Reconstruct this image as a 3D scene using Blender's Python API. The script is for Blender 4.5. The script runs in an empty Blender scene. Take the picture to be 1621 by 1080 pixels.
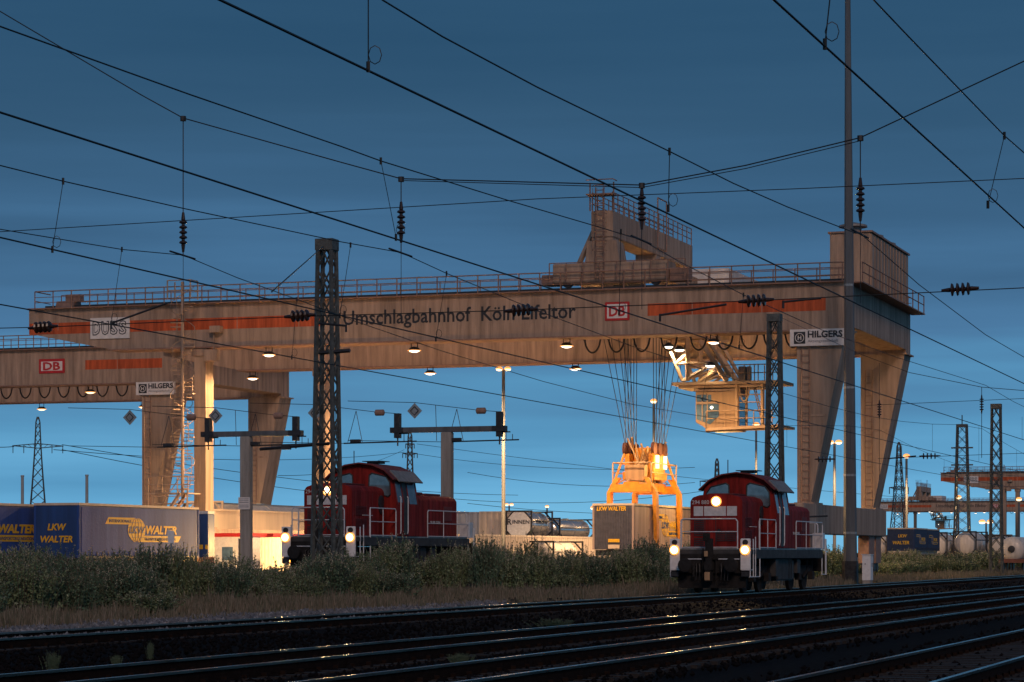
import bpy, bmesh, math, random
from mathutils import Vector, Matrix
random.seed(7)
# ------------------------------------------------------------------ camera, sky, sun, exposure
FP, CX, HZ, H = 4070.0, 810.5, 878.0, 1.45          # focal length / centre / horizon in photo pixels, eye height
TH = math.radians(18.7)                              # tracks run away to the right by this angle
C, S = math.cos(TH), math.sin(TH)
VP = CX + FP*math.tan(TH)
sc = bpy.context.scene
cam_d = bpy.data.cameras.new('camera'); cam = bpy.data.objects.new('camera', cam_d)
sc.collection.objects.link(cam); sc.camera = cam
cam.location = (0, 0, H); cam.rotation_euler = (math.radians(90), 0, 0)
cam_d.sensor_width = 36; cam_d.lens = 36*FP/1621; cam_d.shift_y = (HZ-540)/1621
cam_d.clip_start = 0.5; cam_d.clip_end = 9000
world = bpy.data.worlds.new('World'); sc.world = world; world.use_nodes = True
SUN_EL, SUN_AZ = math.radians(27), math.radians(174)
def build_world():
    nt = world.node_tree; N = nt.nodes; L = nt.links; N.clear()
    out = N.new('ShaderNodeOutputWorld'); bg = N.new('ShaderNodeBackground'); bg2 = N.new('ShaderNodeBackground')
    add = N.new('ShaderNodeAddShader')
    sky = N.new('ShaderNodeTexSky'); sky.sky_type = 'NISHITA'; sky.sun_disc = False
    sky.sun_elevation = math.radians(0.5); sky.sun_rotation = SUN_AZ
    L.new(sky.outputs[0], bg2.inputs[0]); bg2.inputs[1].default_value = 0.008
    tc = N.new('ShaderNodeTexCoord'); sp = N.new('ShaderNodeSeparateXYZ'); L.new(tc.outputs['Generated'], sp.inputs[0])
    mr = N.new('ShaderNodeMapRange'); mr.inputs[1].default_value = 0; mr.inputs[2].default_value = 0.5
    L.new(sp.outputs[2], mr.inputs[0])
    mp = N.new('ShaderNodeMapping'); mp.inputs['Scale'].default_value = (2.2, 3, 34); mp.inputs['Rotation'].default_value = (0.0, 0.30, 0)
    L.new(tc.outputs['Generated'], mp.inputs[0])
    nz = N.new('ShaderNodeTexNoise'); nz.inputs['Scale'].default_value = 1.3; nz.inputs['Detail'].default_value = 4
    L.new(mp.outputs[0], nz.inputs[0])
    m1 = N.new('ShaderNodeMath'); m1.operation = 'SUBTRACT'; m1.inputs[1].default_value = 0.5; L.new(nz.outputs[0], m1.inputs[0])
    m2 = N.new('ShaderNodeMath'); m2.operation = 'MULTIPLY'; m2.inputs[1].default_value = 0.20; L.new(m1.outputs[0], m2.inputs[0])
    m3 = N.new('ShaderNodeMath'); m3.operation = 'ADD'; L.new(mr.outputs[0], m3.inputs[0]); L.new(m2.outputs[0], m3.inputs[1])
    cr = N.new('ShaderNodeValToRGB'); L.new(m3.outputs[0], cr.inputs[0])
    stops = [(0.0, (.175, .490, .740)), (0.045, (.135, .415, .675)), (0.10, (.088, .300, .520)), (0.17, (.060, .182, .350)),
             (0.25, (.036, .118, .235)), (0.33, (.025, .090, .180)), (0.43, (.016, .072, .152)), (0.7, (.022, .080, .165)), (1.0, (.035, .095, .185))]
    e = cr.color_ramp.elements
    e[0].position, e[0].color = stops[0][0], (*stops[0][1], 1); e[1].position, e[1].color = stops[-1][0], (*stops[-1][1], 1)
    for p, c in stops[1:-1]:
        k = e.new(p); k.color = (*c, 1)
    L.new(cr.outputs[0], bg.inputs[0]); bg.inputs[1].default_value = 1.0
    L.new(bg.outputs[0], add.inputs[0]); L.new(bg2.outputs[0], add.inputs[1]); L.new(add.outputs[0], out.inputs[0])
build_world()
sun_d = bpy.data.lights.new('sun', 'SUN'); sun = bpy.data.objects.new('sun', sun_d); sc.collection.objects.link(sun)
sun_d.energy = 0.95; sun_d.angle = math.radians(14); sun_d.color = (1.0, 0.68, 0.54)
sun.rotation_euler = Vector((-0.10, 0.87, -0.46)).to_track_quat('-Z', 'Y').to_euler()
sc.view_settings.view_transform = 'Standard'; sc.view_settings.look = 'None'
sc.view_settings.exposure = 0.0; sc.view_settings.gamma = 1.0
try: sc.view_settings.use_curve_mapping = False
except Exception: pass

# ------------------------------------------------------------------ helpers
def tw(d, u, z=0.0):            # d metres to the left of the camera across the tracks, u metres along them
    return Vector((-C*d + S*u, S*d + C*u, z))
def du(x, y): return (-x*C + y*S, x*S + y*C)
def yof(px, d): return FP*d/(C*(VP-px))
def uof(px, d):                 # along-track coordinate where column px meets the line d
    y = yof(px, d); x = (px-CX)/FP*y
    return x*S + y*C
def zat(py, y): return H + (HZ-py)/FP*y
class Fr:                        # local frame: x across (right), y along the tracks (away)
    def __init__(s, px, Y): s.X = (px-CX)/FP*Y; s.Y = Y
    def w(s, lx, ly): return (s.X + C*lx + S*ly, s.Y - S*lx + C*ly)
    def fx(s, px, ly=0):
        k = (px-CX)/FP; X0 = s.X + S*ly; Y0 = s.Y + C*ly
        return (k*Y0 - X0)/(C + S*k)
    def fy(s, px, lx=0):
        k = (px-CX)/FP; X0 = s.X + C*lx; Y0 = s.Y - S*lx
        return (k*Y0 - X0)/(S - C*k)
    def fz(s, py, lx=0, ly=0): return zat(py, s.w(lx, ly)[1])

def mat(name, col, rough=0.6, metal=0.0, var=0.25, scale=3.0, bump=0.0, emis=None, streak=False, dark=None, spec=0.5):
    m = bpy.data.materials.new(name); m.use_nodes = True; nt = m.node_tree; N = nt.nodes; L = nt.links
    b = N['Principled BSDF']; b.inputs['Roughness'].default_value = rough; b.inputs['Metallic'].default_value = metal
    b.inputs['Specular IOR Level'].default_value = spec
    if emis:
        b.inputs['Base Color'].default_value = (*col, 1)
        b.inputs['Emission Color'].default_value = (*col, 1); b.inputs['Emission Strength'].default_value = emis; return m
    tc = N.new('ShaderNodeTexCoord'); src = tc.outputs['Object']
    nz = N.new('ShaderNodeTexNoise'); nz.inputs['Scale'].default_value = scale; nz.inputs['Detail'].default_value = 6; nz.inputs['Roughness'].default_value = 0.65
    if streak:
        mp = N.new('ShaderNodeMapping'); mp.inputs['Scale'].default_value = (1.6, 1.6, 0.14); L.new(src, mp.inputs[0]); L.new(mp.outputs[0], nz.inputs[0])
    else: L.new(src, nz.inputs[0])
    cr = N.new('ShaderNodeValToRGB'); e = cr.color_ramp.elements
    lo = dark if dark else tuple(c*(1-var) for c in col); hi = tuple(min(1, c*(1+var*0.5)) for c in col)
    e[0].position = 0.33; e[0].color = (*lo, 1); e[1].position = 0.66; e[1].color = (*hi, 1)
    L.new(nz.outputs[0], cr.inputs[0]); L.new(cr.outputs[0], b.inputs['Base Color'])
    mr = N.new('ShaderNodeMapRange'); mr.inputs[3].default_value = min(1, rough+0.12); mr.inputs[4].default_value = max(0.03, rough-0.12)
    L.new(nz.outputs[0], mr.inputs[0]); L.new(mr.outputs[0], b.inputs['Roughness'])
    if bump:
        bp = N.new('ShaderNodeBump'); bp.inputs['Strength'].default_value = bump; bp.inputs['Distance'].default_value = 0.05
        n2 = N.new('ShaderNodeTexNoise'); n2.inputs['Scale'].default_value = scale*6; n2.inputs['Detail'].default_value = 5; L.new(src, n2.inputs[0])
        L.new(n2.outputs[0], bp.inputs['Height']); L.new(bp.outputs[0], b.inputs['Normal'])
    return m
def leafmat(name, cols, rough=0.7):
    m = bpy.data.materials.new(name); m.use_nodes = True; nt = m.node_tree; N = nt.nodes; L = nt.links
    b = N['Principled BSDF']; b.inputs['Roughness'].default_value = rough; b.inputs['Specular IOR Level'].default_value = 0.2
    g = N.new('ShaderNodeNewGeometry'); cr = N.new('ShaderNodeValToRGB'); e = cr.color_ramp.elements
    e[0].color = (*cols[0], 1); e[1].color = (*cols[-1], 1)
    for i, c in enumerate(cols[1:-1]): k = e.new((i+1)/(len(cols)-1)); k.color = (*c, 1)
    L.new(g.outputs['Random Per Island'], cr.inputs[0]); L.new(cr.outputs[0], b.inputs['Base Color'])
    return m
def corr(name, col, period=0.28, rough=0.55, axis=0):     # corrugated sheet: ribs by bump
    m = mat(name, col, rough, 0, 0.22, 1.4, streak=True); nt = m.node_tree; N = nt.nodes; L = nt.links
    b = N['Principled BSDF']; tc = N.new('ShaderNodeTexCoord'); wv = N.new('ShaderNodeTexWave'); wv.bands_direction = 'DIAGONAL'
    mp = N.new('ShaderNodeMapping'); mp.inputs['Scale'].default_value = (1, 1, 0)
    L.new(tc.outputs['Object'], mp.inputs[0]); L.new(mp.outputs[0], wv.inputs[0])
    wv.inputs['Scale'].default_value = 0.314*1.7/period/ 1.0 * 0.55
    bp = N.new('ShaderNodeBump'); bp.inputs['Strength'].default_value = 1.0; bp.inputs['Distance'].default_value = 0.06
    L.new(wv.outputs['Fac'], bp.inputs['Height']); L.new(bp.outputs[0], b.inputs['Normal'])
    return m

M = dict(
 beige=mat('crane_paint', (.37, .262, .19), .6, 0, .42, 1.5, .25, streak=True, spec=.25),
 beige2=mat('crane_paint_leg', (.38, .275, .20), .6, 0, .35, 1.2, .2, streak=True, spec=.25),
 stripe=mat('stripe_orange', (.50, .10, .035), .6, 0, .5, 1.6, streak=True, spec=.2),
 rail_paint=mat('railing_paint', (.27, .16, .115), .6, 0, .3, 4),
 steel=mat('galvanised_steel', (.34, .35, .34), .45, .5, .35, 6),
 lattice=mat('lattice_steel', (.095, .10, .09), .6, .2, .45, 5, .2),
 mastgrey=mat('mast_grey', (.12, .125, .13), .55, .3, .3, 1.5, streak=True),
 concrete=mat('concrete', (.30, .28, .25), .85, 0, .35, 2.5, .5, streak=True),
 dark=mat('dark_steel', (.035, .035, .038), .5, .3, .5, 6),
 black=mat('black_rubber', (.02, .02, .022), .6, 0, .4, 8),
 wire=mat('wire_copper', (.022, .024, .024), .5, .5, .3, 3),
 insul=mat('insulator_glaze', (.035, .02, .016), .25, 0, .3, 8),
 red=mat('loco_red', (.22, .017, .014), .62, 0, .6, 2.6, .15, streak=True, spec=.12),
 redroof=mat('loco_roof', (.15, .020, .018), .7, 0, .4, 3, .1),
 greyroof=mat('visor_grey', (.20, .19, .18), .5, 0, .3, 4),
 chassis=mat('chassis_grey', (.045, .046, .048), .7, .1, .4, 3, .2),
 bogie=mat('bogie_grime', (.013, .012, .012), .9, .1, .5, 6, .5),
 white=mat('white_paint', (.72, .72, .72), .45, 0, .15, 5),
 offwhite=mat('white_panel', (.55, .55, .56), .5, 0, .2, 5),
 railw=mat('handrail_white', (.62, .64, .66), .4, .1, .2, 5),
 glass=mat('glass_sky_tint', (.10, .16, .20), .08, 0, .5, 1.5, spec=1.0), ochre=mat('ochre_lamplit_beige', (.40, .25, .13), .5, 0, .25, 2, streak=True),  # glass blue carries sky light; ochre on the crane is beige plus painted lamplight
 blue=mat('tarp_blue', (.014, .055, .19), .55, 0, .3, 1.2, .15, streak=True),
 blueside=mat('tarp_blue_side', (.014, .062, .26), .7, 0, .3, 1.0, .25, streak=True),
 yellowp=mat('lettering_yellow', (.75, .42, .02), .5, 0, .12, 6),
 yellow=mat('spreader_yellow', (.66, .26, .02), .45, 0, .3, 3, .1),
 ink=mat('lettering_black', (.02, .02, .022), .5, 0, .2, 6),
 inkgrey=mat('lettering_grey', (.25, .25, .27), .5, 0, .2, 6),
 dbred=mat('logo_red', (.50, .02, .02), .5, 0, .15, 6),
 sign=mat('sign_white', (.70, .66, .62), .5, 0, .15, 3),
 tankm=mat('tank_steel', (.62, .60, .58), .22, .85, .15, 2),
 tankb=mat('tank_beige', (.60, .55, .48), .4, 0, .25, 2, streak=True),
 contb=corr('container_beige', (.52, .44, .36)), contg=corr('container_grey', (.42, .42, .42)), contw=mat('container_white', (.66, .62, .58), .5, 0, .15, 2),
 smooth=mat('panel_beige', (.64, .50, .36), .55, 0, .14, 1.3, streak=True),
 brown=mat('wagon_brown', (.14, .05, .035), .7, 0, .4, 3, .2),
 wood=mat('sleeper', (.016, .013, .012), .85, 0, .5, 4, .5),
 railhead=mat('rail_head', (.25, .20, .18), .22, 1.0, .1, 1.2),
 railrust=mat('rail_rust', (.016, .010, .008), .95, 0, .4, 9, .3, spec=.05),
 ballast=mat('ballast_dark', (.009, .008, .009), .97, 0, .6, 5, 1.0, spec=.05),
 stone=leafmat('ballast_stones', [(.05, .055, .065), (.14, .15, .17), (.10, .10, .105), (.24, .25, .27)], .8),
 verge=mat('verge_soil', (.055, .045, .030), .95, 0, .6, 2.5, 1.0, spec=.1),
 ground=mat('far_ground', (.055, .055, .045), .95, 0, .4, .4, .6, spec=.1),
 yard=mat('yard_paving', (.20, .18, .16), .85, 0, .35, .6, .4),
 building=mat('shed_blue', (.42, .52, .60), .6, 0, .2, .3, streak=True),
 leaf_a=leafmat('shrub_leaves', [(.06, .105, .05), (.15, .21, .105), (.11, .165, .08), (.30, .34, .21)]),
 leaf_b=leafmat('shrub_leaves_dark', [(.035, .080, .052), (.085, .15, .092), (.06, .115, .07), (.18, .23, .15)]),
 seed=leafmat('seed_heads', [(.28, .27, .20), (.46, .43, .33), (.20, .20, .13)]),
 twig=mat('twigs', (.07, .05, .035), .8, 0, .3, 6),
 grass=leafmat('dry_grass', [(.085, .075, .055), (.16, .14, .11), (.055, .070, .042), (.22, .19, .15)]),
 lampw=mat('lamp_glow_white', (1.0, .90, .72), emis=3.2), halo=mat('lamp_halo_orange', (1.0, .42, .10), emis=1.1), lampo=mat('lamp_glow_warm', (1.0, .72, .40), emis=2.6),  # orange glow on rims and housings stands in for the lamp halos
 head=mat('headlight_glow', (1.0, .66, .30), emis=12),
 chim=mat('chimney_concrete', (.34, .36, .36), .8, 0, .15, .3),
 hill=leafmat('far_trees', [(.018, .03, .02), (.035, .05, .035), (.025, .04, .03)]),
)

COL = sc.collection
class MB:
    def __init__(s): s.v = []; s.f = []
    def add(s, vs, fs):
        o = len(s.v); s.v += [tuple(v) for v in vs]; s.f += [tuple(i+o for i in f) for f in fs]; return s
    def box(s, x0, x1, y0, y1, z0, z1):
        s.add([(x0,y0,z0),(x1,y0,z0),(x1,y1,z0),(x0,y1,z0),(x0,y0,z1),(x1,y0,z1),(x1,y1,z1),(x0,y1,z1)],
              [(0,3,2,1),(4,5,6,7),(0,1,5,4),(1,2,6,5),(2,3,7,6),(3,0,4,7)]); return s
    def hexa(s, a, b): # two quads (bottom, top), each 4 pts counter-clockwise seen from above
        s.add(list(a)+list(b), [(0,3,2,1),(4,5,6,7),(0,1,5,4),(1,2,6,5),(2,3,7,6),(3,0,4,7)]); return s
    def bar(s, p, q, r, n=6, r2=None):
        p = Vector(p); q = Vector(q); d = (q-p)
        if d.length < 1e-6: return s
        d.normalize(); a = Vector((0,0,1)) if abs(d.z) < .9 else Vector((1,0,0))
        u = d.cross(a).normalized(); w = d.cross(u); r2 = r if r2 is None else r2
        vs = [p+(u*math.cos(2*math.pi*i/n+.3)+w*math.sin(2*math.pi*i/n+.3))*r for i in range(n)]
        vs += [q+(u*math.cos(2*math.pi*i/n+.3)+w*math.sin(2*math.pi*i/n+.3))*r2 for i in range(n)]
        s.add(vs, [(i, (i+1)%n, n+(i+1)%n, n+i) for i in range(n)]+[tuple(range(n-1,-1,-1)), tuple(range(n, 2*n))]); return s
    def sbar(s, p, q, w=.06, h=None): # square bar
        return s.bar(p, q, w*.707, 4)
    def line(s, pts, r, n=5):
        for a, b in zip(pts[:-1], pts[1:]): s.bar(a, b, r, n)
        return s
    def prismy(s, poly, y0, y1):   # polygon in xz, extruded along y
        n = len(poly)
        s.add([(x, y0, z) for x, z in poly]+[(x, y1, z) for x, z in poly],
              [tuple(range(n)), tuple(range(2*n-1, n-1, -1))]+[(i, n+i, n+(i+1)%n, (i+1)%n) for i in range(n)]); return s
    def prismx(s, poly, x0, x1):   # polygon in yz, extruded along x
        n = len(poly)
        s.add([(x0, y, z) for y, z in poly]+[(x1, y, z) for y, z in poly],
              [tuple(range(n-1, -1, -1)), tuple(range(n, 2*n))]+[(i, (i+1)%n, n+(i+1)%n, n+i) for i in range(n)]); return s
    def lathe(s, p, axis, prof, n=14): # prof: list of (distance along axis, radius)
        p = Vector(p); d = Vector(axis).normalized(); a = Vector((0,0,1)) if abs(d.z) < .9 else Vector((1,0,0))
        u = d.cross(a).normalized(); w = d.cross(u); vs = []; fs = []
        for t, r in prof:
            for i in range(n): vs.append(p+d*t+(u*math.cos(2*math.pi*i/n)+w*math.sin(2*math.pi*i/n))*max(r, 1e-4))
        for k in range(len(prof)-1):
            for i in range(n): fs.append((k*n+i, k*n+(i+1)%n, (k+1)*n+(i+1)%n, (k+1)*n+i))
        fs.append(tuple(range(n-1,-1,-1))); fs.append(tuple(range((len(prof)-1)*n, len(prof)*n)))
        s.add(vs, fs); return s
    def build(s, name, m, parent=None, bevel=0, smooth=False, loc=None):
        me = bpy.data.meshes.new(name); me.from_pydata(s.v, [], s.f); me.validate(); me.update()
        bm = bmesh.new(); bm.from_mesh(me); bmesh.ops.recalc_face_normals(bm, faces=bm.faces)
        if bevel: 
            try: bmesh.ops.bevel(bm, geom=[e for e in bm.edges if e.calc_face_angle(0) > .6], offset=bevel, segments=2, affect='EDGES', clamp_overlap=True)
            except Exception: pass
        bm.to_mesh(me); bm.free()
        me.materials.append(M[m] if isinstance(m, str) else m)
        if smooth:
            for p in me.polygons: p.use_smooth = True
            try: me.set_sharp_from_angle(angle=math.radians(40))
            except Exception: pass
        o = bpy.data.objects.new(name, me); COL.objects.link(o)
        if parent: o.parent = parent
        if loc: o.location = loc
        return o
def tag(o, label=None, cat=None, group=None, kind=None):
    if label: o['label'] = label
    if cat: o['category'] = cat
    if group: o['group'] = group
    if kind: o['kind'] = kind
    return o
def empty(name, loc, label, cat, group=None, rot=-TH):
    o = bpy.data.objects.new(name, None); COL.objects.link(o); o.location = loc; o.rotation_euler = (0, 0, rot)
    o.empty_display_size = .3
    return tag(o, label, cat, group)
def kids(o): return [x for x in list(bpy.data.objects) if x.parent is o]
def copy_tree(o, parent=None, skip=()):
    c = o.copy(); COL.objects.link(c); c.parent = parent
    for ch in kids(o):
        if ch in skip: continue
        copy_tree(ch, c, skip)
    return c
def text(s, w, h, m, parent, loc, face='-y', name='lettering', shear=0, bold=0.02, depth=.006):
    cu = bpy.data.curves.new('t', 'FONT'); cu.body = s; cu.resolution_u = 2; cu.offset = bold; cu.shear = shear; cu.extrude = 0.002
    ob = bpy.data.objects.new('t', cu); me = bpy.data.meshes.new_from_object(ob)
    xs = [v.co.x for v in me.vertices]; ys = [v.co.y for v in me.vertices]
    x0, x1, y0, y1 = min(xs), max(xs), min(ys), max(ys)
    if h is None: h = (y1-y0)*w/(x1-x0)
    for v in me.vertices:
        v.co = ((v.co.x-x0)/(x1-x0)*w, (v.co.y-y0)/(y1-y0)*h, v.co.z/0.002*depth)
    R = Matrix.Rotation(math.radians(90), 4, 'X')
    if face == '+x': R = Matrix.Rotation(math.radians(90), 4, 'Z') @ R
    me.transform(Matrix.Translation(loc) @ R)
    me.materials.clear(); me.materials.append(M[m]); me.name = name
    bpy.data.objects.remove(ob); bpy.data.curves.remove(cu)
    o = bpy.data.objects.new(name, me); COL.objects.link(o); o.parent = parent
    return o
def lamp(kind, loc, power, color, parent=None, radius=.25, spot=None, direction=None, blend=.5):
    l = bpy.data.lights.new('lamp_light', kind); l.energy = power; l.color = color; l.shadow_soft_size = radius
    o = bpy.data.objects.new('lamp_light', l); COL.objects.link(o); o.location = loc
    if spot: l.spot_size = math.radians(spot); l.spot_blend = blend
    if direction is not None: o.rotation_euler = Vector(direction).to_track_quat('-Z', 'Y').to_euler()
    if parent: o.parent = parent
    return o
WARM = (1.0, .60, .28); WARMW = (1.0, .78, .52)

# ------------------------------------------------------------------ ground
def strip(name, d0, z0, d1, z1, u0, u1, m, nseg=1):
    mb = MB(); us = [u0+(u1-u0)*i/nseg for i in range(nseg+1)]; vs = []; fs = []
    for u in us: vs += [tw(d0, u, z0), tw(d1, u, z1)]
    for i in range(nseg): fs.append((2*i, 2*i+2, 2*i+3, 2*i+1))
    mb.add(vs, fs); return mb
g = MB(); g.add([(-5000,-200,-.45),(5000,-200,-.45),(5000,7000,-.45),(-5000,7000,-.45)], [(0,1,2,3)])
tag(g.build('ground', 'ground'), kind='structure')
def profile(name, pts, u0, u1, m):
    mb = MB(); vs = []; n = len(pts)
    for u in (u0, u1):
        for d, z in pts: vs.append(tw(d, u, z))
    mb.add(vs, [(i, i+1, n+i+1, n+i) for i in range(n-1)]); return tag(mb.build(name, m), kind='structure')
profile('track_bed', [(-6,-.40),(-3,-.22),(8.3,-.2),(8.9,-.24),(12.8,-.2),(13.2,-.2),(17,-.2),(17.8,-.3),(21,-.3),(21.7,-.2),(25.2,-.19),(26.6,-.42)], -40, 1500, 'ballast')
profile('verge', [(25.0,-.30),(26.0,-.17),(28.0,-.12),(30.9,.03),(34.6,.30),(36.4,.36)], -40, 900, 'verge')
profile('yard_ground', [(35.6,.37),(300,.37)], -120, 1200, 'yard')

# tracks
def rail(d, u0, u1, parent):
    for nm, m, a, b, zt, zb in (('rail_head','railhead',.036,.036,0,-.035),('rail_web','railrust',.012,.012,-.037,-.155)):
        mb = MB(); vs = []
        for u in (u0, u1): vs += [tw(d+a,u,zt), tw(d-a,u,zt), tw(d-b,u,zb), tw(d+b,u,zb)]
        mb.add(vs, [(0,1,5,4),(1,2,6,5),(2,3,7,6),(3,0,4,7),(0,3,2,1),(4,5,6,7)])
        if nm == 'rail_web':
            o = len(mb.v); vs = []
            for u in (u0, u1): vs += [tw(d+.07,u,-.157), tw(d-.07,u,-.157), tw(d-.07,u,-.175), tw(d+.07,u,-.175)]
            mb.add(vs, [(0,1,5,4),(1,2,6,5),(2,3,7,6),(3,0,4,7)])
            mb.build('rail', m, par)
        else:
            par = mb.build('rail', m, parent); par.name = 'rail_head'
tracks = [(6.6, 4.85, 'nearest railway track at the bottom right corner', 40), (11.75, 10.0, 'second railway track from the platform side, shining rails', 55),
          (15.85, 14.2, 'third railway track, crossing the lower left of the picture', 60), (24.3, 22.6, 'farthest railway track beside the shrubs, under the red locomotive', 90)]
for d1, d2, lab, un in tracks:
    t = empty('railway_track', (0,0,0), lab, 'railway track', 'parallel railway tracks', 0)
    rail(d1, -30, 900, t); rail(d2, -30, 900, t)
    mb = MB(); fx = MB(); dm = (d1+d2)/2; u = 12
    while u < 170:
        a = [tw(dm-1.3,u,-.28), tw(dm+1.3,u,-.28), tw(dm+1.3,u+.26,-.28), tw(dm-1.3,u+.26,-.28)]
        b = [Vector((p.x,p.y,-.172+random.uniform(-.006,.004))) for p in a]
        mb.hexa(a, b)
        for dd in (d1, d2):
            for sg in (-1, 1):
                p = tw(dd+sg*.11, u+.13, -.14); fx.box(p.x-.035,p.x+.035,p.y-.05,p.y+.05,-.172,-.12)
        u += .62
    s = mb.build('sleepers', 'wood', t); s['kind'] = 'stuff'
    s = fx.build('rail_fastenings', 'railrust', t); s['kind'] = 'stuff'

# loose ballast stones along the far track (near, where they can be seen) and sprinkled between rails
def stones(name, n, dfun, ufun, zf, smin, smax, m):
    mb = MB(); P = (1+5**.5)/2
    oct_f = [(0,2,4),(2,1,4),(1,3,4),(3,0,4),(2,0,5),(1,2,5),(3,1,5),(0,3,5)]
    for i in range(n):
        d = dfun(); u = ufun(d); z = zf(d); r = random.uniform(smin, smax); c = tw(d, u, z); a = random.uniform(0, 6.28)
        vs = []
        for q in ((1,0,0),(-1,0,0),(0,1,0),(0,-1,0),(0,0,1),(0,0,-1)):
            v = Vector(q)*r*random.uniform(.6,1.15); v.rotate(Matrix.Rotation(a,3,'Z')); v.x += random.uniform(-.3,.3)*r; v.y += random.uniform(-.3,.3)*r; vs.append(c+v)
        mb.add(vs, oct_f)
    return tag(mb.build(name, m), 'pale blue grey ballast stones' if 'edge' in name else 'dark ballast stones between the rails', 'ballast', kind='stuff')
def upx(d, a=-20, b=900):
    return uof(random.uniform(a, b), d)
stones('edge_ballast', 22000, lambda: random.choice([random.uniform(24.45, 27.8), random.uniform(24.45, 28.8), random.uniform(22.8,24.1)]), lambda d: upx(d, -30, 800),
       lambda d: (-.17 if d < 26 else -.13)+random.uniform(-.01,.05), .03, .085, 'stone')
stones('track_ballast', 16000, lambda: random.choice([random.uniform(9, 13), random.uniform(13.2, 16.8), random.uniform(16.8, 22.4), random.uniform(3.5,8)]), lambda d: upx(d, -30, 1640),
       lambda d: -.2+random.uniform(-.01,.03), .025, .06, 'ballast')

# dry grass along the verge
def grass(n):
    mb = MB()
    for i in range(n):
        px = random.uniform(-30, 1650); d = random.choice((random.gauss(29.6,.8), random.gauss(28.6,.9), random.uniform(27.3,31.5)))
        if px > 800: d -= .9
        if d < 26.3: continue
        z0 = -.17+max(0,d-26)*.045; u = uof(px, d)+random.uniform(-1,1); p = tw(d, u, z0)
        q_ = math.sin(u*.9+d*1.7)+math.sin(u*.31+d*.6+1.3)+math.sin(u*2.3-d*2.1)*.6
        if q_ < .35 and random.random() < .9: continue
        k = random.randint(3,5); base = p
        for j in range(k):
            h = random.uniform(.07,.30)*(.6+.35*max(0,q_))*(1.7 if random.random()<.12 else 1); a = random.uniform(0,6.28); ln = random.uniform(.02,.35)*h; w = .010+.004*yof(px,d)/60
            q = base+Vector((random.uniform(-.07,.07), random.uniform(-.07,.07),0)); t = Vector((math.cos(a),math.sin(a),0))
            mb.add([q+Vector((-w,0,0)), q+Vector((w,0,0)), q+t*ln*.4+Vector((w*.5,0,h*.65)), q+t*ln*.4+Vector((-w*.5,0,h*.65)), q+t*ln+Vector((0,0,h))], [(0,1,2,3),(3,2,4)])
    return tag(mb.build('dry_grass', 'grass'), 'dry pale grass tufts along the foot of the shrubs', 'grass', kind='stuff')
grass(26000)

# ------------------------------------------------------------------ shrubs
def shrub_mesh(seed, spread=.95, n=85, dark=False):
    rnd = random.Random(seed); lf = MB(); sd = MB(); st = MB()
    for i in range(n):
        a = rnd.uniform(0,6.28); r0 = abs(rnd.gauss(0,.3)); b = Vector((math.cos(a)*r0, math.sin(a)*r0, 0))
        ln = rnd.uniform(.05,.72)*spread; h = (1.0-.55*ln**2)*rnd.uniform(.72,1.0)*(rnd.uniform(1.08,1.28) if rnd.random() < .10 else 1)
        tip = b+Vector((math.cos(a)*ln+rnd.gauss(0,.08), math.sin(a)*ln+rnd.gauss(0,.08), h))
        mid = (b+tip)*.5+Vector((math.cos(a)*ln*.12, math.sin(a)*ln*.12, .06))*-.6
        def pt(t): return b*(1-t)**2+mid*2*t*(1-t)+tip*t*t
        st.line([pt(0), pt(.5), pt(1)], .006, 3)
        nl = rnd.randint(40,62)
        for k in range(nl):
            t = rnd.uniform(.06, 1)**.8; p = pt(t); a2 = rnd.uniform(0,6.28); el = rnd.uniform(-.3,1.0); L = rnd.uniform(.05,.13)*(1.15-.5*t); w = L*rnd.uniform(.16,.28)
            d = Vector((math.cos(a2)*math.cos(el), math.sin(a2)*math.cos(el), math.sin(el))); s = d.cross(Vector((rnd.gauss(0,1),rnd.gauss(0,1),rnd.gauss(0,1)))).normalized()
            lf.add([p, p+d*L*.5+s*w, p+d*L, p+d*L*.5-s*w], [(0,1,2,3)])
        if rnd.random() < .5:
            for k in range(rnd.randint(8,18)):
                p = tip+Vector((rnd.gauss(0,.025), rnd.gauss(0,.025), rnd.uniform(-.12,.05))); s = rnd.uniform(.008,.018)
                q = Vector((rnd.gauss(0,1),rnd.gauss(0,1),rnd.gauss(0,1))).normalized()*s; r = q.orthogonal().normalized()*s
                sd.add([p-q, p+r, p+q, p-r], [(0,1,2,3)])
    return lf, sd, st
protos = []
for k in range(7):
    lf, sd, st = shrub_mesh(100+k, n=115)
    o = bpy.data.objects.new('shrub', None); COL.objects.link(o)
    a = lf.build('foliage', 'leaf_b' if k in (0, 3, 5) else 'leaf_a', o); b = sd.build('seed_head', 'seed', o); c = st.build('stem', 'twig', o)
    protos.append(o)
HGT = [(-40,1.6),(0,1.6),(50,1.85),(90,1.75),(130,1.5),(160,1.42),(235,1.5),(262,1.88),(300,1.7),(340,1.4),(400,1.05),(465,1.1),(490,1.4),(560,1.42),(640,1.55),(740,1.75),(800,1.85),(850,1.8),(885,1.35),(920,1.5),(960,1.7),(1020,1.9),(1080,1.75),(1180,1.5),(1300,1.6),(1385,1.2),(1430,1.7),(1480,1.65),(1520,1.45),(1580,1.5),(1660,1.75)]
def hgt(px):
    for (a, ha), (b, hb) in zip(HGT[:-1], HGT[1:]):
        if a <= px <= b: return ha+(hb-ha)*(px-a)/(b-a)
    return 1.6
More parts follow.
